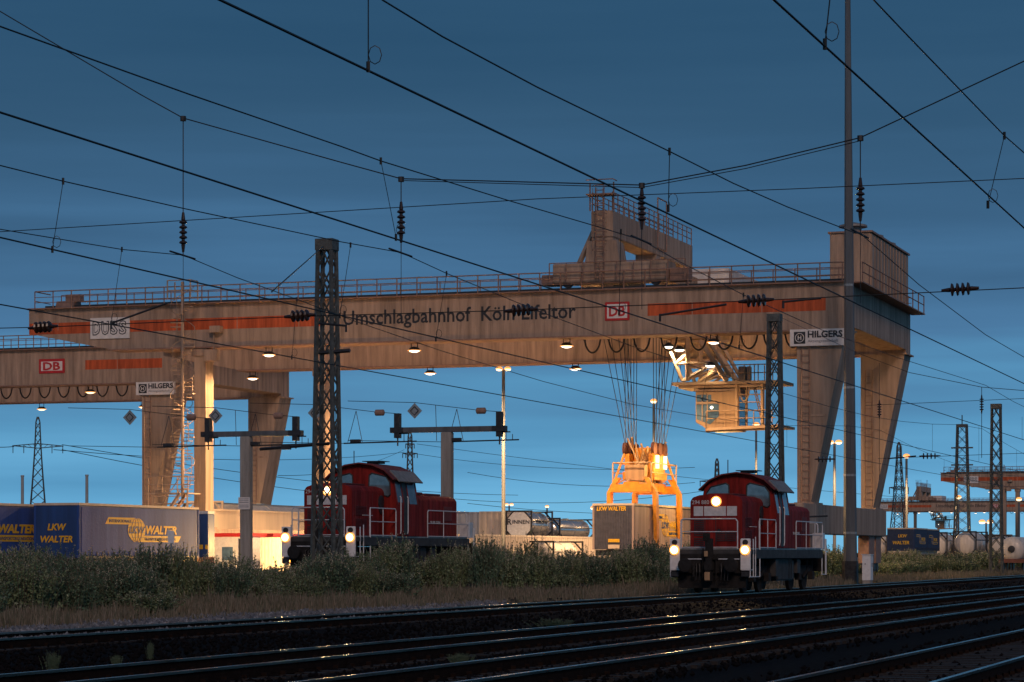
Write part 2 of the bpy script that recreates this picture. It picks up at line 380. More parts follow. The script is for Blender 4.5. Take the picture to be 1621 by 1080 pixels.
SECT = [(-99, 345, 'dark green shrub in the dense row in front of the blue trailers', 'shrubs in front of the blue trailers'),
        (345, 600, 'grey green shrub in the row around the lattice mast and the left locomotive front', 'shrubs around the lattice mast'),
        (600, 1080, 'grey green bushy shrub in the row between the two locomotives', 'shrubs between the two locomotives'),
        (1080, 1345, 'dull green shrub behind the right locomotive', 'shrubs behind the right locomotive'),
        (1345, 1700, 'olive lamp lit shrub in the row right of the white cabinet', 'shrubs right of the white cabinet')]
used = set(); nsh = 0
for row, (dd, step, zb) in enumerate(((30.9, 50, .03), (32.7, 40, .15), (34.6, 30, .28))):
    px = -35+row*9
    while px < 1660:
        d = dd+random.uniform(-.6,.6); y = yof(px, d); u = uof(px, d); k = random.randrange(7)
        hh = (hgt(px)*(.98 if px < 345 else 1.08)-zb)*random.choice((random.uniform(.72,.95),random.uniform(.85,1.1),random.uniform(1.0,1.28)))
        if row == 0: hh *= random.uniform(.6,1.0)
        if row == 2: hh *= random.uniform(.75,1.0)
        if row == 0 and random.random() < .2: px += step*.6; continue
        if 1345 < px < 1392 and row == 0: px += step; continue
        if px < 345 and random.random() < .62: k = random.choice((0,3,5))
        w = (step/FP*y)*.80; w = max(w, .85)*random.uniform(.7,1.25); w = min(w, 3.0)
        s = next(s for s in SECT if s[0] <= px < s[1])
        if k not in used: o = protos[k]; used.add(k)
        else: o = copy_tree(protos[k])
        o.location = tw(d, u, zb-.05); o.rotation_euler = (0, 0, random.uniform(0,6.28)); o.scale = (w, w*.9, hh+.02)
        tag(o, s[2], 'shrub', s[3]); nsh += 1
        px += step*random.uniform(.55,1.2)
# small rounded dark bush at the foot of the verge on the left, weeds between the rails
o = copy_tree(protos[1]); o.location = tw(29.3, uof(238, 29.3), -.08); o.scale = (.95,.95,.62); tag(o, 'low round olive bush standing alone at the edge of the ballast', 'bush')
for i, (px, d, sx, sz, lab) in enumerate([(84, 17.8, .13, .27, 'thin weed growing between the rails at the lower left corner'), (185, 17.6, .09, .18, 'small weed between the rails right of the corner weed'),
                             (238, 18.2, .07, .28, 'single tall weed stalk between the rails, third from the left'), (880, 17.5, .5, .22, 'low wide weed patch between the rails in the middle of the tracks'), (730, 12.9, .2, .2, 'small weed beside the bright near rail')]):
    o = copy_tree(protos[(0,3,5)[i%3]], None, [q for q in kids(protos[(0,3,5)[i%3]]) if q.name.startswith('seed')]); o.location = tw(d, uof(px, d), -.2); o.scale = (sx, sx, sz); tag(o, lab, 'weed', 'weeds between the rails')

# ------------------------------------------------------------------ gantry crane
def logo_db(par, x0, x1, z0, z1, y):
    s = MB().box(x0, x1, y-.05, y, z0, z1).build('logo_plate', 'dbred', par, bevel=.03)
    t = .09*(x1-x0)
    MB().box(x0+t, x1-t, y-.056, y-.051, z0+t, z1-t).build('logo_field', 'sign', s)
    text('DB', (x1-x0)*.66, (z1-z0)*.56, 'dbred', s, (x0+(x1-x0)*.17, y-.07, z0+(z1-z0)*.22), bold=.03)
def build_crane(O, db=(-11.1, -9.65), label='', house=True):
    g = 0.37
    cr = empty('gantry_crane', (O.X, O.Y, 0), label, 'gantry crane', 'container gantry cranes')
    XL, XR = -48.0, 2.8; zt, zb = 16.45, 13.92
    for k, y0 in enumerate((0.0, 18.4)):
        y1 = y0+1.6
        gd = MB().prismy([(XL, zt), (XL, zt-1.45), (-42.5, zb), (XR, zb), (XR, zt)], y0, y1).build('girder', 'beige', cr)
        e = MB().box(XL-.08, XR+.05, y0-.14, y1+.14, zt+.003, zt+.10).box(-42.5, XR+.03, y0-.10, y1+.1, zb-.09, zb-.003).build('flange', 'rail_paint', gd)
        rb = MB()
        for x in range(-46, 3, 4): rb.box(x-.02, x+.02, y0-.012, y0-.001, zb+.25 if x > -42 else zt-1.3, zt-.01)
        rb.build('weld_seam', 'beige', gd)
        cw = MB().box(XL+1, XR, y0+.2, y0+.34, zt+.10, zt+.24)   # crane rail for the trolley
        cw.build('trolley_rail', 'dark', gd)
        # railing
        r = MB(); yy = y0-.35 if k == 0 else y1+.35
        r.box(XL+.6, XR, min(yy, y0-.145) if k == 0 else y1+.145, y0-.145 if k == 0 else yy, zt+.01, zt+.06)
        x = XL+.6
        while x <= XR: r.sbar((x, yy, zt), (x, yy, zt+1.08), .05); x += 1.25
        for zz, w in ((1.08,.05),(.72,.03),(.40,.03)): r.sbar((XL+.6, yy, zt+zz), (XR, yy, zt+zz), w)
        r.sbar((XL+.6, yy, zt+1.08),(XL+.6, y1, zt+1.08),.05).sbar((XL+.6, yy, zt+.5),(XL+.6, y1, zt+.5),.04)
        # second, inner railing
        y2 = y1+.3 if k == 0 else y0-.3
        x = XL+1.2
        while x <= XR: r.sbar((x, y2, zt), (x, y2, zt+1.05), .045); x += 1.25
        for zz in (1.05, .6): r.sbar((XL+1.2, y2, zt+zz), (XR, y2, zt+zz), .04)
        r.build('railing', 'rail_paint', cr)
    # painted stripes on the front girder (thin sheets)
    st = MB(); st.add([(XL+.02,-.006,14.93),(-28.6,-.006,14.93),(-28.6,-.006,15.62),(XL+.02,-.006,15.62)], [(0,1,2,3)])
    st.build('orange_stripe', 'stripe', cr); st = MB()
    st.add([(-8.6 if db[0] < -10 else -4.6,-.006,14.93),(1.6,-.006,14.93),(1.6,-.006,15.62),(-8.6 if db[0] < -10 else -4.6,-.006,15.62)], [(0,1,2,3)])
    st.build('orange_stripe', 'stripe', cr)
    text('Umschlagbahnhof  Köln Eifeltor', 14.3, 1.12, 'ink', cr, (-27.15, -.01, 14.66), bold=.012)
    logo_db(cr, db[0], db[1], 14.72, 15.78, -.01)
    # signs
    sg = MB().box(-.35, 2.76, -.30, -.22, 12.97, 13.90).build('sign_board', 'sign', cr, bevel=.01)
    MB().box(-.12, .52, -.312, -.303, 13.10, 13.76).build('logo_field', 'ink', sg)
    ring = MB()
    for i in range(20):
        a, b = 2*math.pi*i/20, 2*math.pi*(i+1)/20
        ring.bar((.2+.24*math.cos(a), -.325, 13.43+.24*math.sin(a)), (.2+.24*math.cos(b), -.325, 13.43+.24*math.sin(b)), .022, 4)
    ring.build('logo_ring', 'sign', sg)
    text('H', .2, .24, 'sign', sg, (.1, -.325, 13.31), bold=.02)
    text('HILGERS', 1.95, .38, 'ink', sg, (.66, -.315, 13.42), bold=.03)
    text('Aktiengesellschaft', 1.7, .2, 'inkgrey', sg, (.66, -.315, 13.12), bold=0)
    sg = MB().box(-43.75, -41.1, -.10, -.02, 14.55, 15.83).build('sign_board', 'sign', cr, bevel=.01)
    for q, ch in enumerate('DUSS'):
        xa = -43.58+q*.59
        text(ch, .52, .86, 'ink', sg, (xa, -.108, 14.77), bold=.05); text(ch, .40, .74, 'sign', sg, (xa+.06, -.116, 14.83), bold=.0)
    # right tapered legs and left slim legs, base beams
    for y0 in (0.0, 18.4):
        lg = MB(); ym = .25
        lg.hexa([(0,y0,4.3),(.75,y0,4.3),(.75,y0+2.2,4.3),(0,y0+2.2,4.3)], [(-.02,y0,zb-.1),(2.72,y0,zb-.1),(2.72,y0+2.2,zb-.1),(-.02,y0+2.2,zb-.1)])
        l = lg.build('leg', 'beige2', cr)
        MB().box(-.12, 2.9, y0-.12, y0+2.3, zb-.1+.001, zb-.005).box(-.15,.95,y0-.15,y0+2.35,4.22,4.34).box(-.004, 1.62, y0-.03, y0-.001, 9.1, 9.2).build('flange', 'beige', l)
        # ladder on the front of the leg
        ld = MB()
        for xx in (.28, .72): ld.sbar((xx, y0-.12, 4.4), (xx, y0-.12, 12.9), .045)
        for z in range(45, 129, 4): ld.sbar((.28, y0-.12, z/10), (.72, y0-.12, z/10), .03)
        ld.build('ladder', 'rail_paint', l)
        l = MB().box(-36.88, -36.12, y0+.1, y0+1.2, 3.1, zb-.1).build('leg', 'beige2', cr)
        MB().box(-37.0, -36.0, y0, y0+1.35, zb-.55, zb-.12).box(-37.05, -35.95, y0-.02, y0+1.4, 3.0, 3.1).build('flange', 'beige', l)
    MB().box(-.1, 1.0, -3.0, 21.6, 2.6, 4.25).build('base_beam', 'beige2', cr, bevel=.04)
    MB().box(-37.1, -35.9, -3.0, 21.6, 1.7, 3.0).build('base_beam', 'beige2', cr, bevel=.04)
    for xx, zz in ((.45, 2.6), (-36.5, 1.7)):
        for yy in (-1.6, 0.6, 17.8, 20.0):
            w = MB().box(xx-.35, xx+.35, yy-.9, yy+.9, .9, zz).build('wheel_bogie', 'rail_paint', cr, bevel=.03)
            MB().lathe((xx-.2, yy-.45, .72), (1,0,0), [(0,.34),(.4,.34)]).lathe((xx-.2, yy+.45, .72), (1,0,0), [(0,.34),(.4,.34)]).build('wheel', 'dark', w)
    # end frames joining both girders
    MB().box(1.2, 2.82, 1.62, 18.38, zb+.2, zt).build('end_beam', 'beige', cr)
    MB().box(-47.6, -46.4, 1.62, 18.38, zb+1.3, zt).build('end_beam', 'beige', cr)
    pf = MB().box(2.85, 3.7, -.2, 20.2, zt-.05, zt+.02)
    for y in range(0, 21, 2): pf.sbar((3.65, y-.0, zt), (3.65, y, zt+1.08), .05)
    for zz in (.55, 1.08): pf.sbar((3.65, -.1, zt+zz), (3.65, 20.1, zt+zz), .045)
    pf.build('walkway', 'rail_paint', cr)
    # machinery house
    if house:
        mh = MB().box(.2, 2.62, 7.9, 20.3, zt+.05, 20.15).build('machinery_house', 'beige', cr, bevel=.05)
        rf = MB()
        for y in range(8, 20): rf.box(2.621, 2.66, y+.05, y+.13, zt+.2, 20.05)
        rf.build('cladding_rib', 'beige', mh)
        MB().box(.1, 2.72, 7.8, 20.4, 20.152, 20.26).build('roof', 'rail_paint', mh)
        for y in (9.3, 14.5, 18.6):
            MB().lathe((1.3, y, 20.265), (0,0,1), [(0,.5),(.36,.5),(.38,.85),(.5,.82),(.66,.2)], 16).build('vent', 'greyroof', mh, smooth=True)
    # festoon cable loops under the front girder
    fc = MB(); x0s = [O.fx(p, 1.9) for p in (938, 976, 1016, 1059, 1106, 1147, 1186, 1222, 1256)] if db[0] < -10 else [-12.2+1.6*i for i in range(8)]
    for x in x0s:
        pts = [(x-.48+.96*i/12, 1.9, zb-.05-.78*(1-((i-6)/6)**2)**.62) for i in range(13)]
        fc.line(pts, .055, 5); fc.box(x-.53, x-.43, 1.8, 2.0, zb-.12, zb+.05)
    fc.sbar((x0s[0]-1, 1.9, zb), (x0s[-1]+1, 1.9, zb), .1)
    fc.build('festoon_cable', 'black', cr)
    # spiral staircase
    X0, Y0 = O.fx(289, -1.25), -1.25
    ss = MB().bar((X0, Y0, 5.1), (X0, Y0, 17.7), .10, 10).build('stair_post', 'beige2', cr)
    tr = MB(); rl = MB(); N = 48; R = .74
    prev = None
    for i in range(N):
        a = math.radians(-60+32.0*i); a2 = a+math.radians(26); z = 5.35+i*.235
        tr.hexa([(X0,Y0,z),(X0+R*math.cos(a),Y0+R*math.sin(a),z),(X0+R*math.cos(a2),Y0+R*math.sin(a2),z),(X0-.01,Y0+.01,z)],
                [(X0,Y0,z+.05),(X0+R*math.cos(a),Y0+R*math.sin(a),z+.05),(X0+R*math.cos(a2),Y0+R*math.sin(a2),z+.05),(X0-.01,Y0+.01,z+.05)])
        e = Vector((X0+R*math.cos(a), Y0+R*math.sin(a), z))
        if i % 4 == 0: rl.sbar(e, e+Vector((0,0,1.0)), .03)
        if prev: rl.bar(prev+Vector((0,0,1.0)), e+Vector((0,0,1.0)), .024, 5)
        prev = e
    tr.build('stair_tread', 'beige2', ss); rl.build('stair_rail', 'beige2', ss)
    cg = MB()
    for dx, dy in ((-.75,-.5),(-.75,.5),(.75,-.5),(.75,.5)): cg.sbar((X0+dx,Y0+dy,zt+.2),(X0+dx,Y0+dy,zt+1.3),.06)
    for z in (zt+.7, zt+1.3): cg.line([(X0-.75,Y0-.5,z),(X0+.75,Y0-.5,z),(X0+.75,Y0+.5,z)],.03,4)
    cg.build('stair_cage', 'beige2', ss)
    lo = MB().box(X0-1.9, X0+.7, Y0-.7, Y0+1.0, 5.05, 5.12)
    for x in (X0-1.9, X0-1.0, X0+.0, X0+.7): lo.sbar((x, Y0-.7, 5.1), (x, Y0-.7, 6.1), .045)
    for z in (5.6, 6.1): lo.sbar((X0-1.9, Y0-.7, z), (X0+.7, Y0-.7, z), .04)
    lo.sbar((X0-1.9,Y0-.7,5.1),(X0-1.9,Y0-.7,1.0),.09).sbar((X0+.6,Y0-.6,5.1),(X0+.6,Y0-.6,3.0),.09)
    lo.sbar((X0-1.6,Y0-.7,2.6),(X0+.2,Y0-.7,5.1),.12).sbar((X0-1.6,Y0+.1,2.6),(X0+.2,Y0+.1,5.1),.12)
    lo.sbar((X0-1.6,Y0-.7,3.6),(X0+.2,Y0-.7,6.1),.04)
    for i in range(9): lo.box(X0-1.5+i*.2, X0-1.28+i*.2, Y0-.68, Y0+.08, 2.75+i*.275, 2.78+i*.275)
    lo.build('stair_landing', 'beige2', ss)
    # switch box and small roof unit
    MB().box(-36.0, -35.1, -.45, -.02, 13.0, 13.7).build('switch_box', 'beige', cr, bevel=.03)
    MB().box(-35.6, -34.9, -.5, -.01, 14.7, 15.1).box(-35.5, -35.4, -.2, -.1, 13.0, 14.7).build('cable_box', 'beige', cr, bevel=.02)
    MB().prismx([(0,zt+.1),(1.2,zt+.1),(1.0,zt+.6),(.2,zt+.5)], -46.2, -45.0).box(-45.6,-44.6,.2,.7,zt+.5,zt+.9).build('winch', 'rail_paint', cr)
    return cr
def girder_lamp(par, x, y, z, drop=.55, mt='lampw'):
    MB().lathe((x,y,z-drop-.17),(0,0,-1),[(0,.40),(.03,.40)],18).build('lamp_halo_disc','halo',par)  # glowing disc added as an orange halo round the lens
    f = MB().sbar((x-.2,y,z),(x-.2,y,z-drop),.05).sbar((x+.2,y,z),(x+.2,y,z-drop),.05).lathe((x,y,z-drop+.02),(0,0,-1),[(0,.16),(.08,.30),(.2,.34)],16).build('lamp_housing', 'dark', par)
    MB().lathe((x,y,z-drop-.185),(0,0,-1),[(0,.31),(.06,.28),(.11,.12)],16).build('lamp_lens', mt, f, smooth=True)

O1 = Fr(1262, 142.5)
crane1 = build_crane(O1, label='large beige gantry crane with orange stripe and black station lettering, spanning the middle')
base1 = kids(crane1)
for px, py, ly in [(426,563,.8),(656,556,.8),(681,592,19.2),(400,600,19.2),(897,549,.8),(911,585,19.2),(1130,543,.8)]:
    x = O1.fx(px, ly); zz = O1.fz(py, x, ly)
    girder_lamp(crane1, x, ly, 13.82, drop=13.82-zz-.22)
    lamp('SPOT', (x, ly, zz-.4), 1800 if px == 1130 else 5500, WARM, crane1, .3, 165, (0,0,-1), .3)
O2 = Fr(225, 186.0)
crane2 = build_crane(O2, db=(O2.fx(62), O2.fx(103)), label='second beige gantry crane behind, reaching in from the left edge below the first', house=False)
for px, py, ly in [(143,621,.8),(66,648,19.2),(227,645,19.2)]:
    x = O2.fx(px, ly); zz = O2.fz(py, x, ly); girder_lamp(crane2, x, ly, 13.82, drop=max(.3, 13.82-zz-.22), mt='lampo')
    lamp('SPOT', (x, ly, 12.6), 5000, WARM, crane2, .3, 165, (0,0,-1), .3)
crane3 = copy_tree(crane1); 
crane3.location = (124.4, 458, 0); crane3['label'] = 'distant gantry crane at the right edge with orange stripe and two slim lit legs'
crane4 = copy_tree(crane1); crane4.location = (147+0, 726, 0); crane4['label'] = 'farthest gantry crane, its grey girder just above the stacked dark blue containers'
for c in (crane3, crane4):
    for o in kids(c):
        if o.type == 'LIGHT': bpy.data.objects.remove(o)

# ------------------------------------------------------------------ trolley on the crane
def build_trolley(O, label):
    t = empty('crane_trolley', (O.X, O.Y, 0), label, 'crane trolley', 'crane trolleys')
    z0 = 16.70
    MB().box(-14.2, -7.4, -.1, 1.7, z0+.25, z0+1.35).build('end_carriage', 'beige', t, bevel=.04)
    MB().box(-14.2, -7.4, 18.3, 20.1, z0+.25, z0+1.35).build('end_carriage', 'beige', t, bevel=.04)
    for x in (-13.4, -8.2):
        for y in (.27, 18.67): MB().lathe((x, y-.12, z0+.28),(0,1,0),[(0,.30),(.25,.30)],14).build('wheel', 'dark', t)
    MB().box(-14.9,-14.2,.0,1.4,z0+.2,z0+.75).build('buffer_unit', 'rail_paint', t, bevel=.03); MB().box(-7.35,-6.3,.1,1.2,z0+.2,z0+.9).build('buffer_unit', 'rail_paint', t, bevel=.03)
    MB().box(-13.6,-12.4,1.72,18.28,z0+.4,z0+1.2).box(-9.0,-7.9,1.72,18.28,z0+.4,z0+1.2).build('cross_beam', 'beige', t)
    MB().prismy([(-12.3,z0+1.36),(-10.25,z0+1.36),(-10.45,z0+2.6),(-12.15,z0+2.6)], -.05, 1.55).build('pedestal', 'beige', t, bevel=.03)
    for y0, y1 in ((.1, 1.4), (9.2, 10.4), (16.9, 17.8)):
        MB().box(-11.95, -10.68, y0, y1, (z0+1.3 if y0 > 5 else z0+2.6), 19.5).build('portal_column', 'beige', t, bevel=.03)
    MB().box(-11.95, -10.66, .05, 17.85, 19.502, 21.0).build('portal_beam', 'beige', t, bevel=.03)
    MB().sbar((-12.9,.8,z0+1.4),(-11.9,.8,20.2),.22).build('brace', 'beige', t)
    r = MB()
    for x in (-11.9, -10.7):
        y = .1
        while y < 18: r.sbar((x,y,21),(x,y,22.05),.045); y += 1.1
        for zz in (21.4,21.75,22.05): r.sbar((x,.1,zz),(x,17.8,zz),.04)
    r.build('railing', 'rail_paint', t)
    ld = MB()
    for x in (-11.6,-11.1): ld.sbar((x,-.25,z0+.4),(x,-.25,22.3),.05)
    for i in range(19): ld.sbar((-11.6,-.25,z0+.5+i*.29),(-11.1,-.25,z0+.5+i*.29),.035)
    for i in range(8):
        z = z0+2+i*.52; pts = [(-11.35+.42*math.cos(a), -.25-.55*math.sin(a), z) for a in [math.pi*k/6 for k in range(7)]]; ld.line(pts,.02,4)
    for a in (.25,.5,.75): ld.sbar((-11.35+.42*math.cos(math.pi*a), -.25-.55*math.sin(math.pi*a), z0+2),(-11.35+.42*math.cos(math.pi*a), -.25-.55*math.sin(math.pi*a), 22.2),.025)
    for x in (-12.0,-10.6): ld.sbar((x,.0,21),(x,.0,22.6),.06)
    ld.box(-12.1,-10.5,-.5,.3,21.85,21.92); ld.line([(-12.1,-.5,22.7),(-10.5,-.5,22.7),(-10.5,.3,22.7)],.03,4)
    ld.build('caged_ladder', 'rail_paint', t)
    pg = MB().line([(-10.55,9.2,19.9),(-10.55,9.2,22.9),(-10.55,11.2,22.9),(-10.55,11.2,19.9),(-10.55,9.2,19.9)],.045,5)
    pg.build('warning_frame', 'rail_paint', t)
    # hoist house, drums, electrics between the girders
    MB().box(-9.8,-6.0,8.5,16.5,z0+.3,z0+1.75).build('hoist_house', 'contw', t, bevel=.05)
    for y in (3.5, 6.4): MB().lathe((-13.2,y,z0+.9),(1,0,0),[(0,.55),(.1,.55),(.12,.42),(2.4,.42),(2.42,.55),(2.5,.55)],16).build('rope_drum', 'dark', t, smooth=True)
    MB().box(-9.9,-9.1,3,4.4,z0+.6,z0+1.5).build('drive_motor', 'rail_paint', t, bevel=.04); MB().box(-13.7,-12.6,10,12,z0+1.2,z0+1.9).build('drive_motor', 'rail_paint', t, bevel=.04)
    rr = MB(); 
    for x in range(-14,-5): rr.sbar((x*1.0-.3,-.42,z0+.3),(x*1.0-.3,-.42,z0+1.35),.045)
    for zz in (.8,1.35): rr.sbar((-14.3,-.42,z0+zz),(-6.3,-.42,z0+zz),.04)
    rr.build('guard_rail', 'rail_paint', t)
    # operator cabin with its hanging frame
    yc0, yc1 = 7.6, 9.9; zp = 11.75
    def X(px, y=yc0): return O.fx(px, y)
    def Z(py, px=1150, y=yc0): return O.fz(py, O.fx(px,y), y)
    fr = MB(); xs = X(1067), X(1240)
    pz = Z(606)
    fr.box(xs[0], xs[1], yc0-.5, yc1+.5, pz-.12, pz+.06).box(X(1076),X(1208),yc0-.3,yc1+.3,pz-.30,pz-.125)
    tops = 13.9
    for y in (yc0-.4, yc1+.4):
        for (a, pa, b, pb, w) in [(1062,552,1083,604,.17),(1083,604,1120,583,.16),(1083,604,1135,585,.14),(1074,576,1125,576,.15),(1074,576,1100,552,.17),(1091,530,1091,604,.22),(1110,540,1153,604,.26),(1122,536,1158,598,.18),(1050,536,1140,536,.2),(1135,585,1108,604,.14)]:
            fr.sbar((X(a),y,Z(pa,a)),(X(b),y,Z(pb,b)),w)
    fr.sbar((X(1091),yc0-.4,16.9),(X(1091),yc0-.4,13),.25).sbar((X(1120),yc1+.4,16.9),(X(1120),yc1+.4,13),.25)
    fr.build('cabin_frame', 'ochre', t)  # lamplight on the beige frame is put into the ochre colour
    cb = MB(); xl, xm, xr = X(1101), X(1140), X(1167); zt_, zm, zb_ = Z(619), Z(668), Z(682)
    cb.prismy([(xl,zt_),(xl,zm),(X(1112),Z(674)),(X(1121),zb_),(xr,zb_),(xr,zt_)], yc0, yc1)
    cab = cb.build('cabin', 'ochre', t, bevel=.04)
    MB().box(xl-.08,xr+.1,yc0-.1,yc1+.1,zt_+.0,zt_+.12).build('cabin_roof', 'beige', cab)
    def poly(pts, y):
        w1 = MB(); w1.add([(X(a), y, Z(b,a)) for a, b in pts]+[(X(a), y+.02, Z(b,a)) for a, b in pts], [tuple(range(len(pts))), tuple(range(2*len(pts)-1,len(pts)-1,-1))]); w1.build('cabin_window', 'glass', cab)
    poly([(1103,625),(1126,625),(1126,636),(1103,636)], yc0-.03)
    poly([(1103,640),(1138,640),(1138,659),(1124,672),(1103,664)], yc0-.03)
    MB().box(xl-.03,xl-.005,yc0+.2,yc1-.2,zm+.2,zt_-.3).build('cabin_window', 'glass', cab)
    MB().box(xr+.005,xr+.03,yc0+.4,yc1-.5,zb_+.3,zt_-.3).build('cabin_window', 'glass', cab)
    wf = MB().sbar((X(1103),yc0-.05,Z(638)),(X(1138),yc0-.05,Z(638)),.09)
    for p in (1112, 1120): wf.sbar((X(p),yc0-.05,Z(625)),(X(p),yc0-.05,Z(666)),.06)
    wf.build('window_frame', 'beige2', cab)
    MB().lathe((X(1127),yc0-.06,Z(645)),(0,-1,0),[(0,.09),(.02,.09)],12).build('cabin_lamp', 'lampw', cab)
    # service platform, stairs and box beside the cabin
    pf = MB()
    pf.box(xr-.3, X(1243), yc0-.3, yc1+.3, Z(679), Z(675)); pf.sbar((X(1120),yc0-.4,Z(681)),(X(1243),yc0-.4,Z(677)),.2)
    for p in (1169, 1209): pf.sbar((X(p),yc0-.3,Z(679)),(X(p),yc0-.3,pz),.17)
    pf.sbar((X(1182),yc0,Z(676)),(X(1182),yc0,pz),.1)
    for q in (626, 638, 651, 663): pf.sbar((X(1169),yc0-.3,Z(q)),(X(1209),yc0-.3,Z(q)),.045)
    for q in (651, 663): pf.sbar((X(1121),yc0-.45,Z(q)),(X(1230),yc0-.45,Z(q)),.04)
    for p in (1121, 1150, 1196, 1225): pf.sbar((X(p),yc0-.45,Z(680)),(X(p),yc0-.45,Z(651)),.045)
    for dp in (0, 3): pf.sbar((X(1187+dp),yc0+.6,Z(604)),(X(1203+dp),yc0+.6,Z(672)),.05)
    for i in range(12): pf.sbar((X(1187+i*1.33),yc0+.6,Z(604+i*5.6)),(X(1190+i*1.33),yc0+.6,Z(604+i*5.6)),.04)
    for p in (1150,1163,1181,1190,1197,1203,1213,1226,1234,1240): pf.sbar((X(p),yc0-.45,pz),(X(p),yc0-.45,Z(579)),.045)
    for q in (579, 592): pf.sbar((X(1148),yc0-.45,Z(q)),(X(1240),yc0-.45,Z(q)),.045)
    pts = [(X(1171+17*i/10),yc0-.2,Z(612+24*(1-((i-5)/5)**2)**.6)) for i in range(11)]; pf.line(pts,.05,5)
    pf.build('service_platform', 'ochre', t)
    MB().box(X(1170),X(1181),yc0-.2,yc0+.9,pz+.08,Z(581)).box(X(1184),X(1187),yc0-.2,yc0+.5,pz+.08,Z(581)).build('electrical_box', 'beige', t, bevel=.02)
    for (p, q) in [(1062,551),(1079,556),(1128,581),(981,535)]:
        f = MB().lathe((X(p),yc0-.5,Z(q,p)+.28),(0,0,-1),[(0,.1),(.15,.3),(.24,.33)],14).build('lamp_housing','dark',t)
        MB().lathe((X(p),yc0-.5,Z(q,p)+.03),(0,0,-1),[(0,.30),(.06,.26),(.1,.1)],14).build('lamp_lens','lampw',f,smooth=True)
    return t
tr1 = build_trolley(O1, 'beige portal trolley riding on the large crane, with operator cabin hanging below its girder')
yc = 7.1
for (p, q, pw) in [(1062,551,380),(1079,556,300),(1128,581,160),(981,535,600)]:
    x = O1.fx(p, yc); lamp('SPOT', (x, yc-.1, O1.fz(q, x, yc)-.25), pw, WARMW, tr1, .2, 160, (0,0,-1))
tr4 = copy_tree(tr1); tr4.location = (147+.947*-19-2, 726+6, 0); tr4['label'] = 'tiny distant trolley on the farthest crane girder'
for o in kids(tr4):
    if o.type == 'LIGHT': bpy.data.objects.remove(o)

# ------------------------------------------------------------------ trailers / swap bodies with livery
def livery(par, face, x, y, z, L, hgt_):
    """globe logo with bands, spread over L metres, on side (+x) starting at y, z bottom"""
    yp = M['yellowp']
    def P(a, b, o=.006): return (x+o, y+a, z+b)
    def plate(pts, o, m, name='logo_band'):
        mb = MB(); mb.add([P(a,b,o) for a,b in pts], [tuple(range(len(pts)))]); return mb.build(name, m, par)
    hh = hgt_
    plate([(0,.72*hh),(.04*L,1.0*hh),(.42*L,1.0*hh),(.46*L,.72*hh)], .008, 'yellowp')
    plate([(.36*L,.0*hh),(.96*L,.0*hh),(1.0*L,.26*hh),(.36*L,.26*hh)], .008, 'yellowp')
    el = [(.40*L+.115*L*math.cos(2*math.pi*i/28), .5*hh+.5*hh*math.sin(2*math.pi*i/28)) for i in range(28)]
    plate(el, .012, 'yellowp', 'logo_globe')
    gl = MB()
    for k in (-.6, -.2, .2, .6):
        pts = [P(.40*L+.115*L*k*math.cos(t), .5*hh+.5*hh*math.sin(t), .014) for t in [math.pi*(-.5+i/10) for i in range(11)]]; gl.line(pts, .012, 3)
        hw = .115*L*math.sqrt(1-k*k); gl.bar(P(.40*L-hw,.5*hh+.5*hh*k,.014), P(.40*L+hw,.5*hh+.5*hh*k,.014), .012, 3)
    gl.build('logo_globe_lines', 'blueside', par)
    text('LKW', .21*L, .30*hh, 'blue', par, P(.30*L,.35*hh,.02), '+x', shear=.2, bold=.03)
    text('WALTER', .42*L, .36*hh, 'yellowp', par, P(.52*L,.33*hh,.012), '+x', shear=.2, bold=.04)
    text('INTERNATIONALE', .28*L, .13*hh, 'blue', par, P(.05*L,.79*hh,.014), '+x', bold=.005)
    text('TRANSPORTORGANISATION', .42*L, .13*hh, 'blue', par, P(.50*L,.06*hh,.014), '+x', bold=.005)
